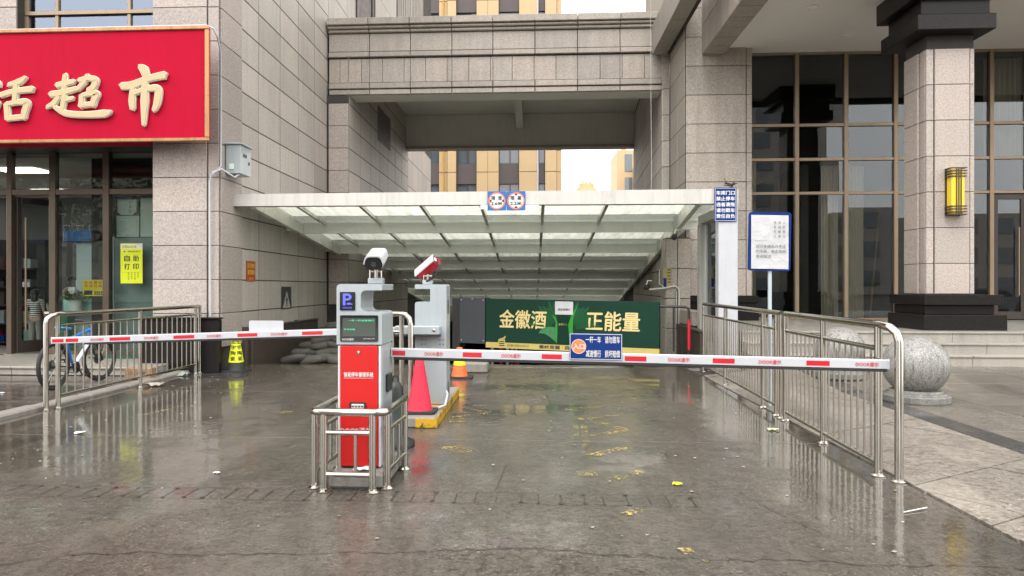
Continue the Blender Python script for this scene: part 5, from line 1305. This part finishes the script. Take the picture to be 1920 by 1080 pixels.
tag(MB().tube([(2.69, 17.2, 8.6), (2.70, 17.2, 6.0), (2.72, 17.2, 3.3)], .006, 6).build('hanging_wire', M['white_paint']), 'thin pale wire hanging down by the right side of the bridge', 'wire')
bn = thing('bird_nest_wire', 'tangle of brown wire above the blue notice on the stone corner', 'wire', (3.6, 13.4, 3.26))
m = MB()
for k in range(9):
    p = [(3.52 + random.uniform(-.13, .12), 13.42 + random.uniform(-.03, .05), 3.275 + random.uniform(0, .1)) for _ in range(3)]; m.tube(p, .008, 5)
m.tube([(3.50, 13.4, 3.26), (3.45, 13.42, 3.36), (3.40, 13.42, 3.44)], .006, 5).build('twigs', M['bark'], bn)
# ================================================================== SHOP GOODS BEHIND THE GLASS
fr = thing('fridge_cabinet', 'grey green cabinet back standing behind the right shop window', 'cabinet', (-8.1, 14.8, .17)); B('body', M['fridge'], fr, -8.46, -7.52, 14.5, 15.1, .17, 2.50, .01); B('side_trim', M['cabinet_grey'], fr, -8.49, -8.465, 14.49, 15.1, .17, 2.52)
o, at, u = plate('poster', 'tall bright yellow self service printing poster on the shop glass', 'poster', (-7.93, 14.19, 1.965), UX, .45, .79, M['poster_yellow'], .006)
m = MB(); m.quad(at(-.225, .285, .0015), at(.225, .285, .0015), at(.225, .39, .0015), at(-.225, .39, .0015)); m.build('top_strip', plain('pale_yellow', (.78, .80, .38), .4), o)
m = MB(); m.add([at(a, b, .003) for a, b in ((.08, .392), (.225, .392), (.225, .285))], [(0, 1, 2)]); m.build('torn_corner', M['letter_white'], o)
m = MB(); m.text('打印0.5元/张', at(-.04, .33, .0025), u, UZ, .055, .29); m.text('便民服务点', at(.05, .235, .0015), u, UZ, .035, .26)
for k, ch in enumerate('自助打印'): m.text(ch, at(-.09 + .18 * (k % 2), .10 - .16 * (k // 2), .0015), u, UZ, .115, .115, .02)
for k, tx in enumerate(('复印扫描', '证件照片', '打印文档', '身份证')):
    for j, ch in enumerate(tx): m.text(ch, at(-.06 + .065 * k, -.19 - .038 * j, .0015), u, UZ, .028, .028)
m.build('lettering', M['ink'], o); frame_lines(at, u, .40, .36, .0, .003, o, M['yellow_paint'])
m = MB(); m.T = Matrix.Translation((0, 0, 0)); disc(m, at, -.14, .235, .022, .002, 12); m.build('logo', plain('teal', (.05, .30, .25), .5), o)
pc = thing('pale_cabinet', 'pale blue grey counter cabinet behind the middle shop window', 'cabinet', (-9.0, 15, .17)); B('body', M['cabinet_grey'], pc, -9.42, -8.58, 14.75, 15.2, .17, 2.42, .01)
bt = thing('blue_tray', 'blue plastic display tray on top of the pale cabinet', 'tray', (-9.1, 14.9, 2.42)); MB().box(-9.60, -8.60, 14.6, 15.2, 2.43, 2.66, .01).build('tray', M['bright_blue'], bt)
m = MB()
for x in (-9.58, -9.3, -9.05, -8.75): m.tube([(x, 14.62, 2.66), (x - .02, 14.62, 2.76), (x + .1, 14.62, 2.76), (x + .12, 14.62, 2.66)], .006, 5)
m.build('hooks', M['steel'], bt)
o, at, u = plate('poster', 'small amber open for business poster with red characters low in the shop window', 'poster', (-8.84, 14.40, 1.48), UX, .44, .33, M['poster_amber'], .006)
m = MB(); m.text('正 在 营 业', at(0, .11, .0015), u, UZ, .055, .36, .015); m.text('欢 迎 光 临', at(0, .04, .0015), u, UZ, .055, .36, .015); m.build('lettering', M['letter_red'], o)
m = MB(); m.quad(at(-.19, -.14, .0015), at(-.02, -.14, .0015), at(-.02, -.05, .0015), at(-.19, -.05, .0015)); m.build('photo_patch', M['ink'], o)
m = MB()
for i in range(4):
    for j in range(2): m.quad(at(.02 + i * .045, -.14 + j * .04, .0015), at(.055 + i * .045, -.14 + j * .04, .0015), at(.055 + i * .045, -.11 + j * .04, .0015), at(.02 + i * .045, -.11 + j * .04, .0015))
m.build('icon_grid', M['sign_blue'], o)
for x0, x1, z0, z1, lab in ((-8.42, -7.95, 2.51, 2.94, 'white carton with certificate print on the cabinet, lower of the two'), (-8.40, -8.0, 2.95, 3.27, 'white carton with black letters stacked on the printed carton'), (-7.92, -7.53, 2.51, 3.30, 'tall white carton squeezed against the stone pillar')):
    o = thing('carton', lab, 'carton', ((x0 + x1) / 2, 14.7, z0)); B('box', M['box_white'], o, x0, x1, 14.5, 14.95, z0, z1, .006)
    if 'certificate' in lab:
        m = MB()
        for k in range(7): m.quad((x0 + .06, 14.497, z0 + .1 + k * .035), (x0 + .2 + .02 * (k % 3), 14.497, z0 + .1 + k * .035), (x0 + .2 + .02 * (k % 3), 14.497, z0 + .106 + k * .035), (x0 + .06, 14.497, z0 + .106 + k * .035))
        for a, b, c, d in ((.03, .42, .04, .045), (.03, .42, .38, .385), (.03, .035, .045, .38), (.415, .42, .045, .38)): m.quad((x0 + a, 14.497, z0 + c), (x0 + b, 14.497, z0 + c), (x0 + b, 14.497, z0 + d), (x0 + a, 14.497, z0 + d))
        m.build('print', M['fridge'], o)
    elif 'letters' in lab:
        m = MB()
        for k, ch in enumerate('人参饮'): m.text(ch, (x0 + .27, 14.499, z1 - .07 - k * .085), UX, UZ, .06, .05)
        m.build('lettering', M['ink'], o); m = MB(); m.add([(x0 - .005, 14.496, z0), (x0 + .09, 14.496, z0), (x0 - .005, 14.496, z0 + .07)], [(0, 1, 2)]).add([(x1 + .005, 14.496, z0), (x1 - .09, 14.496, z0), (x1 + .005, 14.496, z0 + .07)], [(0, 1, 2)]); m.build('corner_guard', M['black_plastic'], o)
# table with plants
tb = thing('display_table', 'narrow display table with mint cloth and green side behind the shop glass', 'table', (-9.3, 14.55, .17)); B('table_top', M['box_white'], tb, -9.85, -8.52, 14.38, 14.72, .96, 1.0)
B('mint_cloth', plain('mint', (.36, .62, .54), .6), tb, -9.66, -8.56, 14.70, 14.74, 1.001, 1.32)
m = MB()
for x in (-9.82, -8.56): m.box(x - .02, x + .02, 14.4, 14.7, .17, .955)
m.build('leg', M['steel'], tb); B('green_crate', plain('green_plastic', (.02, .25, .12), .4), tb, -9.74, -9.40, 14.42, 14.7, .18, .95, .02)
def plant(label, x, y, z, pr, ph, pot, n, spread, leafh):
    o = thing('potted_plant', label, 'potted plant', (x, y, z)); m = MB(); m.smooth = True; m.lathe((x, y, z), [(pr * .8, .002), (pr, ph), (pr * .9, ph), (pr * .88, ph - .03)], 20); m.build('pot', pot, o)
    m = MB()
    for k in range(n):
        a = random.random() * 2 * PI; rr = spread * random.random() ** .6; zz = z + ph + leafh * random.random() * (1 - .5 * rr / spread)
        c = Vector((x + rr * math.cos(a), y + rr * math.sin(a), zz)); d = Vector((random.uniform(-1, 1), random.uniform(-1, 1), random.uniform(-.3, 1))).normalized() * .035; w_ = d.cross(Vector((random.uniform(-1, 1), random.uniform(-1, 1), random.uniform(-1, 1)))).normalized() * .012
        m.quad(c - d, c - w_, c + d, c + w_)
    for k in range(8):
        a = k * .8; m.tube([(x, y, z + ph - .03), (x + spread * .6 * math.cos(a), y + spread * .6 * math.sin(a), z + ph + leafh * .5)], .004, 4)
    lf = m.build('foliage', M['leaf_green'], o); lf['kind'] = 'stuff'
plant('leafy green plant in a white pot on the shop display table', -9.27, 14.5, 1.0, .15, .24, M['letter_white'], 420, .30, .22)
plant('small cactus like plant in a black pot beside the white pot', -9.74, 14.45, 1.0, .10, .16, M['black_plastic'], 90, .08, .08)
o = thing('product_stack', 'stack of small printed grey boxes beside the plants in the shop', 'boxes', (-9.75, 15, 1.0))
for i in range(3):
    for j in range(3): B('product_box', M['box_white'] if (i + j) % 2 else M['slate'], o, -9.92 + i * .17, -9.76 + i * .17, 15.25, 15.4, 1.2 + j * .15, 1.345 + j * .15)
B('shelf', M['shop_wall'], o, -9.98, -9.38, 15.2, 15.5, .17, 1.19)
wt = thing('water_bottles', 'stacked pack of clear blue water bottles inside the shop door', 'water bottles', (-10.4, 15.9, .17))
M['water'] = plain('water', (.30, .42, .52), .12, var=.25, scale=18, spec=.8)
for i in range(4):
    for j in range(3):
        for k in range(3):
            x, y, z = -10.42 + i * .135, 15.8 + j * .135, .17 + k * .34
            m = MB(); m.smooth = True; m.lathe((x, y, z), [(.055, .005), (.062, .03), (.062, .10), (.056, .12), (.062, .14), (.062, .22), (.03, .28), (.022, .30), (.022, .33)], 12); m.build('bottle', M['water'], wt)
sh = thing('shop_shelf', 'dark stocked shelf at the left edge inside the shop doorway', 'shelf', (-12.2, 16.5, .17))
B('frame', M['room_dark'], sh, -13.4, -11.35, 16.6, 17.0, .17, 2.6)
for k in range(5):
    z = .22 + k * .42; B('shelf_board', M['dark_bronze'], sh, -13.4, -11.35, 16.2, 16.59, z, z + .03)
    for i in range(9): B('goods', random.choice([M['cardboard'], M['fridge'], M['sign_blue'], M['cabinet_grey'], M['slate'], M['bark'], M['brown_wall'], M['shop_bronze'], M['stripe_red']]), sh, -13.3 + i * .21, -13.14 + i * .21, 16.25, 16.5, z + .031, z + .031 + random.uniform(.12, .3))
# ================================================================== PEOPLE INSIDE THE SHOP
def skin(name, mat, parent, nodes, edges, root=0, sub=2):
    """continuous skinned surface; nodes: (x, y, z, radius)"""
    p = WL[parent.name]
    me = bpy.data.meshes.new(name); me.from_pydata([(a - p.x, b - p.y, c - p.z) for a, b, c, r in nodes], edges, []); me.materials.append(mat)
    o = bpy.data.objects.new(name, me); COL.objects.link(o); o.parent = parent; WL[o.name] = p.copy()
    md = o.modifiers.new('skin', 'SKIN'); md.use_smooth_shade = True
    for i, n_ in enumerate(nodes): v = me.skin_vertices[0].data[i]; v.radius = (n_[3], n_[3]); v.use_root = i == root
    o.modifiers.new('subdivision', 'SUBSURF').levels = sub; o.modifiers['subdivision'].render_levels = sub
    return o
M['skin'] = plain('skin', (.45, .27, .19), .5, var=.05); M['hair'] = plain('hair', (.012, .01, .009), .5); M['trousers'] = plain('trousers', (.24, .23, .21), .85)
def striped():
    m, nt, bs = new_mat('striped_cloth'); sx = nd(nt, 'ShaderNodeSeparateXYZ'); nt.links.new(pos(nt), sx.inputs[0])
    nt.links.new(ramp(nt, mathn(nt, 'FRACT', mathn(nt, 'MULTIPLY', sx.outputs[2], 22)), [(.45, (.04, .04, .045)), (.5, (.62, .60, .57))]), bs.inputs['Base Color']); bs.inputs['Roughness'].default_value = .9; return m
M['striped'] = striped(); M['pink_cloth'] = plain('pink_cloth', (.42, .30, .28), .85)
def person(label, x, y, z, H, rz, shirt, long_hair, arms):
    o = thing('person', label, 'person', (x, y, z)); c_, s_ = math.cos(rz), math.sin(rz)
    def N(a, b, h, r): return (x + (a * c_ - b * s_) * H, y + (a * s_ + b * c_) * H, z + h * H, r * H)
    nodes = [N(0, 0, .53, .075), N(0, 0, .62, .07), N(0, .0, .74, .085), N(0, 0, .81, .06), N(0, 0, .845, .032), N(0, -.01, .875, .04), N(0, -.012, .925, .062), N(0, -.005, .965, .05)]
    ed = [(i, i + 1) for i in range(7)]
    for s, (e, h_) in zip((-1, 1), arms):
        i = len(nodes); nodes += [N(s * .10, 0, .80, .038), N(s * .135, e[0], e[1], .027), N(s * h_[0], h_[1], h_[2], .018), N(s * (h_[0] - .01), h_[1] - .03, h_[2] - .02, .02)]; ed += [(3, i), (i, i + 1), (i + 1, i + 2), (i + 2, i + 3)]
        i = len(nodes); nodes += [N(s * .05, 0, .48, .062), N(s * .055, -.01, .28, .042), N(s * .058, .012, .06, .027), N(s * .062, -.05, .022, .024), N(s * .065, -.09, .018, .02)]; ed += [(0, i)] + [(i + k, i + k + 1) for k in range(4)]
    b = skin('body', M['skin'], o, nodes, ed)
    sh_ = [N(0, 0, .455, .096), N(0, 0, .62, .082), N(0, 0, .74, .095), N(0, 0, .81, .066)]; se = [(0, 1), (1, 2), (2, 3)]
    for s, (e, h_) in zip((-1, 1), arms):
        i = len(sh_); sh_ += [N(s * .10, 0, .80, .047), N(s * .128, e[0] * .7, .80 + (e[1] - .80) * .7, .04)]; se += [(3, i), (i, i + 1)]
    skin('shirt', shirt, o, sh_, se)
    tr = [N(0, 0, .52, .084)]; te = []
    for s in (-1, 1): i = len(tr); tr += [N(s * .05, 0, .47, .07), N(s * .055, -.01, .28, .052), N(s * .058, .012, .075, .036)]; te += [(0, i), (i, i + 1), (i + 1, i + 2)]
    skin('trousers', M['trousers'], o, tr, te)
    m = MB(); cc = N(0, .008, .945, 1); m.ball(cc[:3], .072 * H, .074 * H, .072 * H, 18, 12)
    if long_hair: cb_ = N(0, .045, .86, 1); m.ball(cb_[:3], .06 * H, .04 * H, .11 * H, 14, 10)
    m.build('hair', M['hair'], o)
    m = MB()
    for s in (-1, 1):
        q = N(s * .027, -.068, .925, 1); m.ball(q[:3], .008 * H, .008 * H, .008 * H, 8, 6)
    q = N(0, -.07, .888, 1); m.ball(q[:3], .018 * H, .006 * H, .005 * H, 8, 6); m.build('eyes_and_mouth', M['hair'], o)
    q = N(0, -.074, .908, 1); MB().ball(q[:3], .010 * H, .014 * H, .014 * H, 8, 6).build('nose', M['skin'], o)
    m = MB()
    for s in (-1, 1):
        q = N(s * .066, 0, .915, 1); m.ball(q[:3], .008 * H, .014 * H, .02 * H, 8, 6)
    m.build('ears', M['skin'], o)
    for k, s in enumerate((-1, 1)):
        h_ = arms[k][1]; m = MB(); r_ = .0055 * H
        for f in range(4): m.tube([N(s * (h_[0] - .012) + (f - 1.5) * .009, h_[1] - .04, h_[2] - .028, 1)[:3], N(s * (h_[0] - .014) + (f - 1.5) * .010, h_[1] - .06, h_[2] - .042, 1)[:3], N(s * (h_[0] - .016) + (f - 1.5) * .010, h_[1] - .062, h_[2] - .062 + .004 * abs(f - 1.3), 1)[:3]], r_, 6)
        m.tube([N(s * (h_[0] - .025), h_[1] - .03, h_[2] - .01, 1)[:3], N(s * (h_[0] - .04), h_[1] - .045, h_[2] - .03, 1)[:3]], r_ * 1.1, 6); m.build('fingers', M['skin'], o)
    m = MB()
    for s in (-1, 1): q = N(s * .062, -.04, .026, 1); m.ball(q[:3], .036 * H, .075 * H, .026 * H, 12, 8)
    m.build('shoes', M['letter_white'], o)
    return o
ar_down = (((.02, .66), (.15, -.02, .50)), ((.02, .66), (.15, -.02, .50)))
ar_phone = (((.0, .66), (.06, -.16, .72)), ((.0, .66), (.06, -.16, .72)))
person('child in striped shirt and grey trousers standing behind the shop door glass', -10.85, 15.55, .17, 1.27, R(195), M['striped'], True, ar_down)
ph_ = person('adult in a pale pink top holding a phone farther inside the shop', -10.95, 17.0, .17, 1.58, R(60), M['pink_cloth'], False, ar_phone)

# ================================================================== BICYCLE
bk = thing('bicycle', 'blue and white mountain bike with black wheels parked behind the left railing', 'bicycle', (-6.55, 10.5, .05))
P0, P1 = Vector((-6.70, 9.98, .395)), Vector((-6.68, 11.04, .395)); fd = (P1 - P0); fd.z = 0; fd.normalize(); sd = Vector((fd.y, -fd.x, 0))
def wheel(c, axis, fwd):
    w_ = None
    Tm = Matrix.Translation(c) @ Matrix((fwd, axis, Vector(UZ))).transposed().to_4x4()
    def ring(R_, r_, nn_, k_): 
        m = MB(); m.T = Tm; m.tube([(R_ * math.cos(t), 0, R_ * math.sin(t)) for t in rng(0, 2 * PI, nn_)], r_, k_, False); return m
    tyre = ring(.316, .027, 40, 10).build('tyre', M['rubber'], bk)
    ring(.282, .012, 36, 6).build('rim', M['black_plastic'], tyre)
    m = ring(.290, .004, 36, 5)
    for k in range(24):
        a = 2 * PI * k / 24; m.tube([(.02 * math.cos(a + .6), .02 * (-1) ** k, .02 * math.sin(a + .6)), (.28 * math.cos(a), 0, .28 * math.sin(a))], .0018, 4, False)
    m.build('spokes', M['steel'], tyre)
    m = MB(); m.T = Tm; m.lathe((0, 0, 0), [(.03, -.05), (.03, .05)], 12, (0, 1, 0)); m.lathe((0, 0, 0), [(.08, -.032), (.08, -.029)], 24, (0, 1, 0)); m.build('hub_and_disc', M['slate'], tyre)
    return tyre
wheel(P0, sd, fd)
st_ = R(-9); ff = Vector((fd.x * math.cos(st_) - fd.y * math.sin(st_), fd.x * math.sin(st_) + fd.y * math.cos(st_), 0)); fa = Vector((ff.y, -ff.x, 0))
wheel(P1, fa, ff)
def bp(a, z, s=0.0): return P0 + fd * a + Vector((0, 0, z - .395)) + sd * s
BB, ST, HT, HB = bp(.43, .33), bp(.26, .78), bp(.83, .89), bp(.87, .74)
blue = plain('bike_blue', (.02, .16, .50), .25); wh = plain('bike_white', (.70, .76, .82), .25)
MB().tube([ST - Vector((0, 0, .05)), HT - Vector((0, 0, .03))], [.02, .024], 10).build('top_tube', blue, bk); MB().tube([BB, HB], [.026, .028], 10).build('down_tube', wh, bk)
MB().tube([BB, ST], .018, 10).tube([HT, HB], .024, 10).build('seat_and_head_tube', blue, bk)
m = MB()
for s in (-.05, .05): m.tube([bp(.26, .70, s * .3), P0 + sd * s], .010, 8); m.tube([BB + sd * s * .4, P0 + sd * s], .011, 8)
m.build('stays', M['black_plastic'], bk)
m = MB()
for s in (-.055, .055): m.tube([HB - Vector((0, 0, .03)) + fa * s, P1 + fa * s], .016, 8)
m.tube([HB - Vector((0, 0, .03)) - fa * .06, HB - Vector((0, 0, .03)) + fa * .06], .018, 8).build('fork', M['black_plastic'], bk)
MB().tube([HT, HT + Vector((0, 0, .06)), HT + ff * .08 + Vector((0, 0, .08))], .016, 8).build('stem', M['black_plastic'], bk)
hc = HT + ff * .08 + Vector((0, 0, .08)); m = MB(); m.tube([hc - fa * .33 + Vector((0, 0, .02)), hc - fa * .1, hc + fa * .1, hc + fa * .33 + Vector((0, 0, .02))], .013, 8); hb_ = m.build('handlebar', M['black_plastic'], bk)
m = MB()
for s in (-1, 1): m.tube([hc + fa * s * .22 + Vector((0, 0, .015)), hc + fa * s * .34 + Vector((0, 0, .02))], .018, 8); m.tube([hc + fa * s * .18, hc + fa * s * .24 + ff * .05 - Vector((0, 0, .02)), hc + fa * s * .30 + ff * .06 - Vector((0, 0, .03))], .006, 5)
m.build('grip', M['rubber'], hb_)
MB().tube([ST, ST + Vector((0, 0, .10)) - fd * .02], .013, 8).build('seat_post', M['steel'], bk)
sp_ = ST + Vector((0, 0, .115)) - fd * .02
m = MB(); vs = []; fs = []; m.smooth = True
for a, w_, h_ in ((-.15, .06, .03), (-.12, .078, .025), (-.04, .06, .012), (.06, .03, .005), (.13, .018, .0), (.15, .008, -.01)):
    for k in range(8):
        t = 2 * PI * k / 8; vs.append(sp_ + fd * a + sd * w_ * math.cos(t) + Vector((0, 0, h_ + .022 * math.sin(t))))
for i in range(5):
    for k in range(8): fs.append((i * 8 + k, i * 8 + (k + 1) % 8, i * 8 + 8 + (k + 1) % 8, i * 8 + 8 + k))
fs += [tuple(range(8)), tuple(range(40, 48))]; m.add(vs, fs); m.build('saddle', plain('saddle_blue', (.03, .22, .48), .4), bk)
m = MB(); m.lathe(BB, [(.085, .045), (.085, .05)], 28, sd); m.lathe(BB, [(.02, -.05), (.02, .06)], 10, sd); m.tube([BB + sd * .06, BB + sd * .065 + fd * .12 - Vector((0, 0, .12))], .010, 6); m.tube([BB - sd * .06, BB - sd * .065 - fd * .12 + Vector((0, 0, .12))], .010, 6); m.build('crank', M['black_plastic'], bk)
m = MB()
for s, d in ((1, 1), (-1, -1)): q = BB + sd * s * .11 + fd * .12 * d - Vector((0, 0, .12 * d)); m.box(q.x - .045, q.x + .045, q.y - .04, q.y + .04, q.z - .01, q.z + .01)
m.build('pedal', M['black_plastic'], bk); m = MB().tube([BB + sd * .048 + Vector((0, 0, .085)), P0 + sd * .04 + Vector((0, 0, .04))], .006, 5).tube([BB + sd * .048 - Vector((0, 0, .085)), P0 + sd * .04 - Vector((0, 0, .06))], .006, 5); m.build('chain', M['slate'], bk)
MB().tube([bp(.1, .38, -.07), bp(.16, .06, -.20)], .009, 6).build('kickstand', M['steel'], bk)

tag(B('doormat', plain('mat_red', (.22, .07, .06), .9, var=.25, scale=20), None, -11.6, -10.45, 13.2, 14.05, .167, .18), 'faded red doormat on the step before the shop door', 'doormat')
tag(B('doormat', plain('mat_green', (.02, .07, .045), .9, var=.25, scale=20), None, -8.3, -7.1, 13.35, 14.1, .167, .185), 'dark green mat on the step under the shop window', 'doormat')
random.seed(4)
sk = MB()
for k in range(14):
    x, z = random.uniform(3.30, 3.58), random.uniform(.9, 2.6); a, b = random.uniform(.008, .03), random.uniform(.004, .016)
    sk.add([(x + a * math.cos(t) * random.uniform(.6, 1.2), 13.288, z + b * math.sin(t) * random.uniform(.6, 1.2)) for t in rng(0, 2 * PI, 7)[:-1]], [tuple(range(7))])
q_ = sk.build('sticker_residue', M['cabinet_grey'], cp); q_['kind'] = 'stuff'
# ================================================================== LITTER, MANHOLE
def scrap(name, label, cat, x, y, z, s, mat, seed):
    random.seed(seed); n = 6; m = MB(); vs = []
    for j in range(n):
        for i in range(n):
            vs.append((x + (i / (n - 1) - .5) * s * random.uniform(.8, 1.2), y + (j / (n - 1) - .5) * s * .8 * random.uniform(.8, 1.2), z + .006 + random.random() * s * .18))
    m.add(vs, [(j * n + i, j * n + i + 1, (j + 1) * n + i + 1, (j + 1) * n + i) for j in range(n - 1) for i in range(n - 1)])
    tag(m.build(name, mat), label, cat)
scrap('leaf', 'bright yellow fallen leaf on the wet road at right', 'leaf', 1.09, 5.68, 0, .07, M['reflect_yellow'], 1)
scrap('leaf', 'pale green leaf lying by the right railing', 'leaf', 2.5, 7.9, 0, .10, plain('pale_leaf', (.45, .50, .25), .6), 2)
scrap('paper_scrap', 'white paper scrap in the puddle by the left railing posts', 'litter', -4.63, 7.31, 0, .09, M['letter_white'], 3)
scrap('paper_scrap', 'small white paper scrap on the open road left of the guard rail', 'litter', -2.54, 5.81, 0, .05, M['letter_white'], 4)
scrap('plastic_bag', 'crumpled pale plastic bag under the left railing', 'litter', -5.75, 10.9, 0, .26, plain('bag', (.42, .36, .30), .5), 5)
scrap('paper_scrap', 'torn white paper on the plinth under the machine', 'litter', -1.28, 5.50, .118, .12, M['letter_white'], 6)
scrap('plastic_scrap', 'grey green plastic scraps heaped by the black pillar base', 'litter', -5.95, 12.2, 0, .30, plain('scrap_green', (.25, .30, .27), .6), 7)
scrap('paper_scrap', 'white paper scrap on the dark pavement beside the bicycle', 'litter', -7.4, 9.9, .015, .07, M['letter_white'], 8)
cbx = thing('cardboard_box', 'flattened brown cardboard box by the step behind the left railing', 'box', (-6.3, 11.6, .02)); MB().box(-6.55, -6.12, 11.5, 11.75, .02, .20, .01).build('box', M['cardboard'], cbx); m = MB(); m.text('小心轻放', (-6.33, 11.498, .12), UX, UZ, .07, .30).build('lettering', M['bark'], cbx)
random.seed(21)
m = MB()
for k in range(220):
    x = random.choice([random.uniform(-5.9, 2.7), random.gauss(-4.8, .5), random.gauss(1.2, .7)]); y = random.uniform(4.2, 13)
    if not -5.9 < x < 2.7 or (-1.65 < x < -.95 and 5.2 < y < 10.3): continue
    s = random.uniform(.006, .02); a = random.random() * 6
    m.add([(x + s * math.cos(a + t), y + s * math.sin(a + t), .004 + random.random() * .006) for t in (0, 1.5, 3.1, 4.4)], [(0, 1, 2, 3)])
m.build('grit', plain('grit_mat', (.30, .27, .23), .6, var=.6, scale=20), kind='stuff')
mh = thing('manhole_cover', 'dark round manhole cover in front of the yellow sleeved cone', 'manhole cover', (-5.2, 12.2, 0)); MB().lathe((-5.22, 12.2, 0), [(.40, .002), (.40, .008), (.36, .009), (.36, .006)], 32).build('cover', M['band'], mh)
m = MB().tube([(2.45, 5.05, .008), (2.65, 5.15, .012)], .005, 5); tag(m.build('straw', M['letter_white']), 'thin white stick lying on the wet road near the right edge', 'litter')

# ================================================================== STREET BEHIND THE CAMERA (seen only as reflections in the glass)
op = thing('opposite_building', 'grey street building across the road mirrored in the windows', 'building', (26, -42, 0))
for x0, x1, h_ in ((6, 19, 11), (19.5, 31, 22), (31.5, 60, 9), (-60, -34, 14)):
    B('block', M['far_stone'] if h_ != 11 else M['far_brown'], op, x0, x1, -60, -42, 0, h_)
    for i in range(int((x1 - x0) / 3)):
        for j in range(int(h_ / 3)): B('window', M['far_glass'], op, x0 + .6 + i * 3, x0 + 2.2 + i * 3, -41.99, -41.9, .9 + j * 3, 2.5 + j * 3)
def tree(label, x, y, h, r, seed):
    random.seed(seed); o = thing('street_tree', label, 'tree', (x, y, 0)); m = MB(); m.tube([(x, y, 0), (x + .1, y, h * .35), (x, y + .1, h * .7)], [.18, .13, .05], 8)
    for k in range(9): a = k * 2.4; m.tube([(x, y, h * (.3 + .04 * k)), (x + r * .6 * math.cos(a), y + r * .6 * math.sin(a), h * (.45 + .05 * k))], [.06, .02], 6)
    m.build('trunk', M['bark'], o); m = MB()
    for c in range(36):
        a = random.random() * 2 * PI; q = Vector((x + r * .75 * random.random() ** .5 * math.cos(a), y + r * .75 * random.random() ** .5 * math.sin(a), h * random.uniform(.38, .95)))
        for k in range(70):
            d = Vector((random.gauss(0, 1), random.gauss(0, 1), random.gauss(0, .7))) * r * .16; p = q + d; u = Vector((random.uniform(-1, 1), random.uniform(-1, 1), random.uniform(-1, 1))).normalized() * .13; v = u.cross(Vector((random.uniform(-1, 1), random.uniform(-1, 1), random.uniform(-1, 1)))).normalized() * .08
            m.quad(p - u, p - v, p + u, p + v)
    m.build('crown', M['tree_green'], o, kind='stuff')
tree('leafy street tree across the road mirrored in the shop window', -17.5, -9, 11, 4.2, 5); tree('broad street tree farther along the opposite kerb', -25, -10, 10, 4.0, 6); tree('tall street tree on the far left of the opposite kerb', -31, -12, 12, 4.5, 7)
def car(label, x, y, mat, rz=0):
    o = thing('parked_car', label, 'car', (x, y, 0)); T = Matrix.Translation((x, y, 0)) @ Matrix.Rotation(rz, 4, 'Z')
    m = MB(); m.T = T; m.prism(rpoly([(-2.2, .25, .1), (2.2, .25, .1), (2.25, .62, .12), (1.9, .82, .2), (1.1, .92, .1), (.45, 1.42, .25), (-1.05, 1.45, .3), (-1.75, .98, .2), (-2.2, .92, .12)]), (0, -.88, 0), UX, UZ, UY, 1.76).build('body', mat, o)
    m = MB(); m.T = T
    for s in (-.886, .886): m.add([(a, s, b) for a, b in ((.95, .95), (.42, 1.34), (-.25, 1.37), (-.25, .95))], [(0, 1, 2, 3)]).add([(a, s, b) for a, b in ((-.32, .95), (-.32, 1.37), (-1.0, 1.36), (-1.5, 1.0))], [(0, 1, 2, 3)])
    m.build('side_window', M['black_gloss'], o)
    for a in (-1.35, 1.35):
        for s in (-.80, .80):
            m = MB(); m.T = T; m.lathe((a, s - .09, .33), [(.33, 0), (.33, .2), (.2, .21)], 24, (0, 1, 0)); wq = m.build('wheel', M['rubber'], o)
            m = MB(); m.T = T; m.lathe((a, s - .1 if s < 0 else s + .1, .33), [(.2, 0), (.2, .02)], 16, (0, 1, 0)); m.build('rim', M['white_steel'], wq)
    return o
car('silver parked car mirrored low in the office window', 13.0, -7.5, plain('car_silver', (.45, .47, .49), .25, metal=.5)); car('dark grey parked car mirrored beside the office door', 26.0, -7.8, plain('car_grey', (.16, .17, .18), .25, metal=.5))
sl = thing('street_lamp', 'grey street lamp across the road mirrored in the office window', 'street lamp', (14.2, -12, 0)); MB().tube([(14.2, -12, 0), (14.2, -12, 7.2), (13.9, -12, 7.8), (13.0, -12, 7.9)], [.09, .06, .05, .04], 8).build('pole', M['slate'], sl); MB().box(12.2, 13.0, -12.15, -11.85, 7.82, 7.95, .03).build('lamp_head', M['slate'], sl)
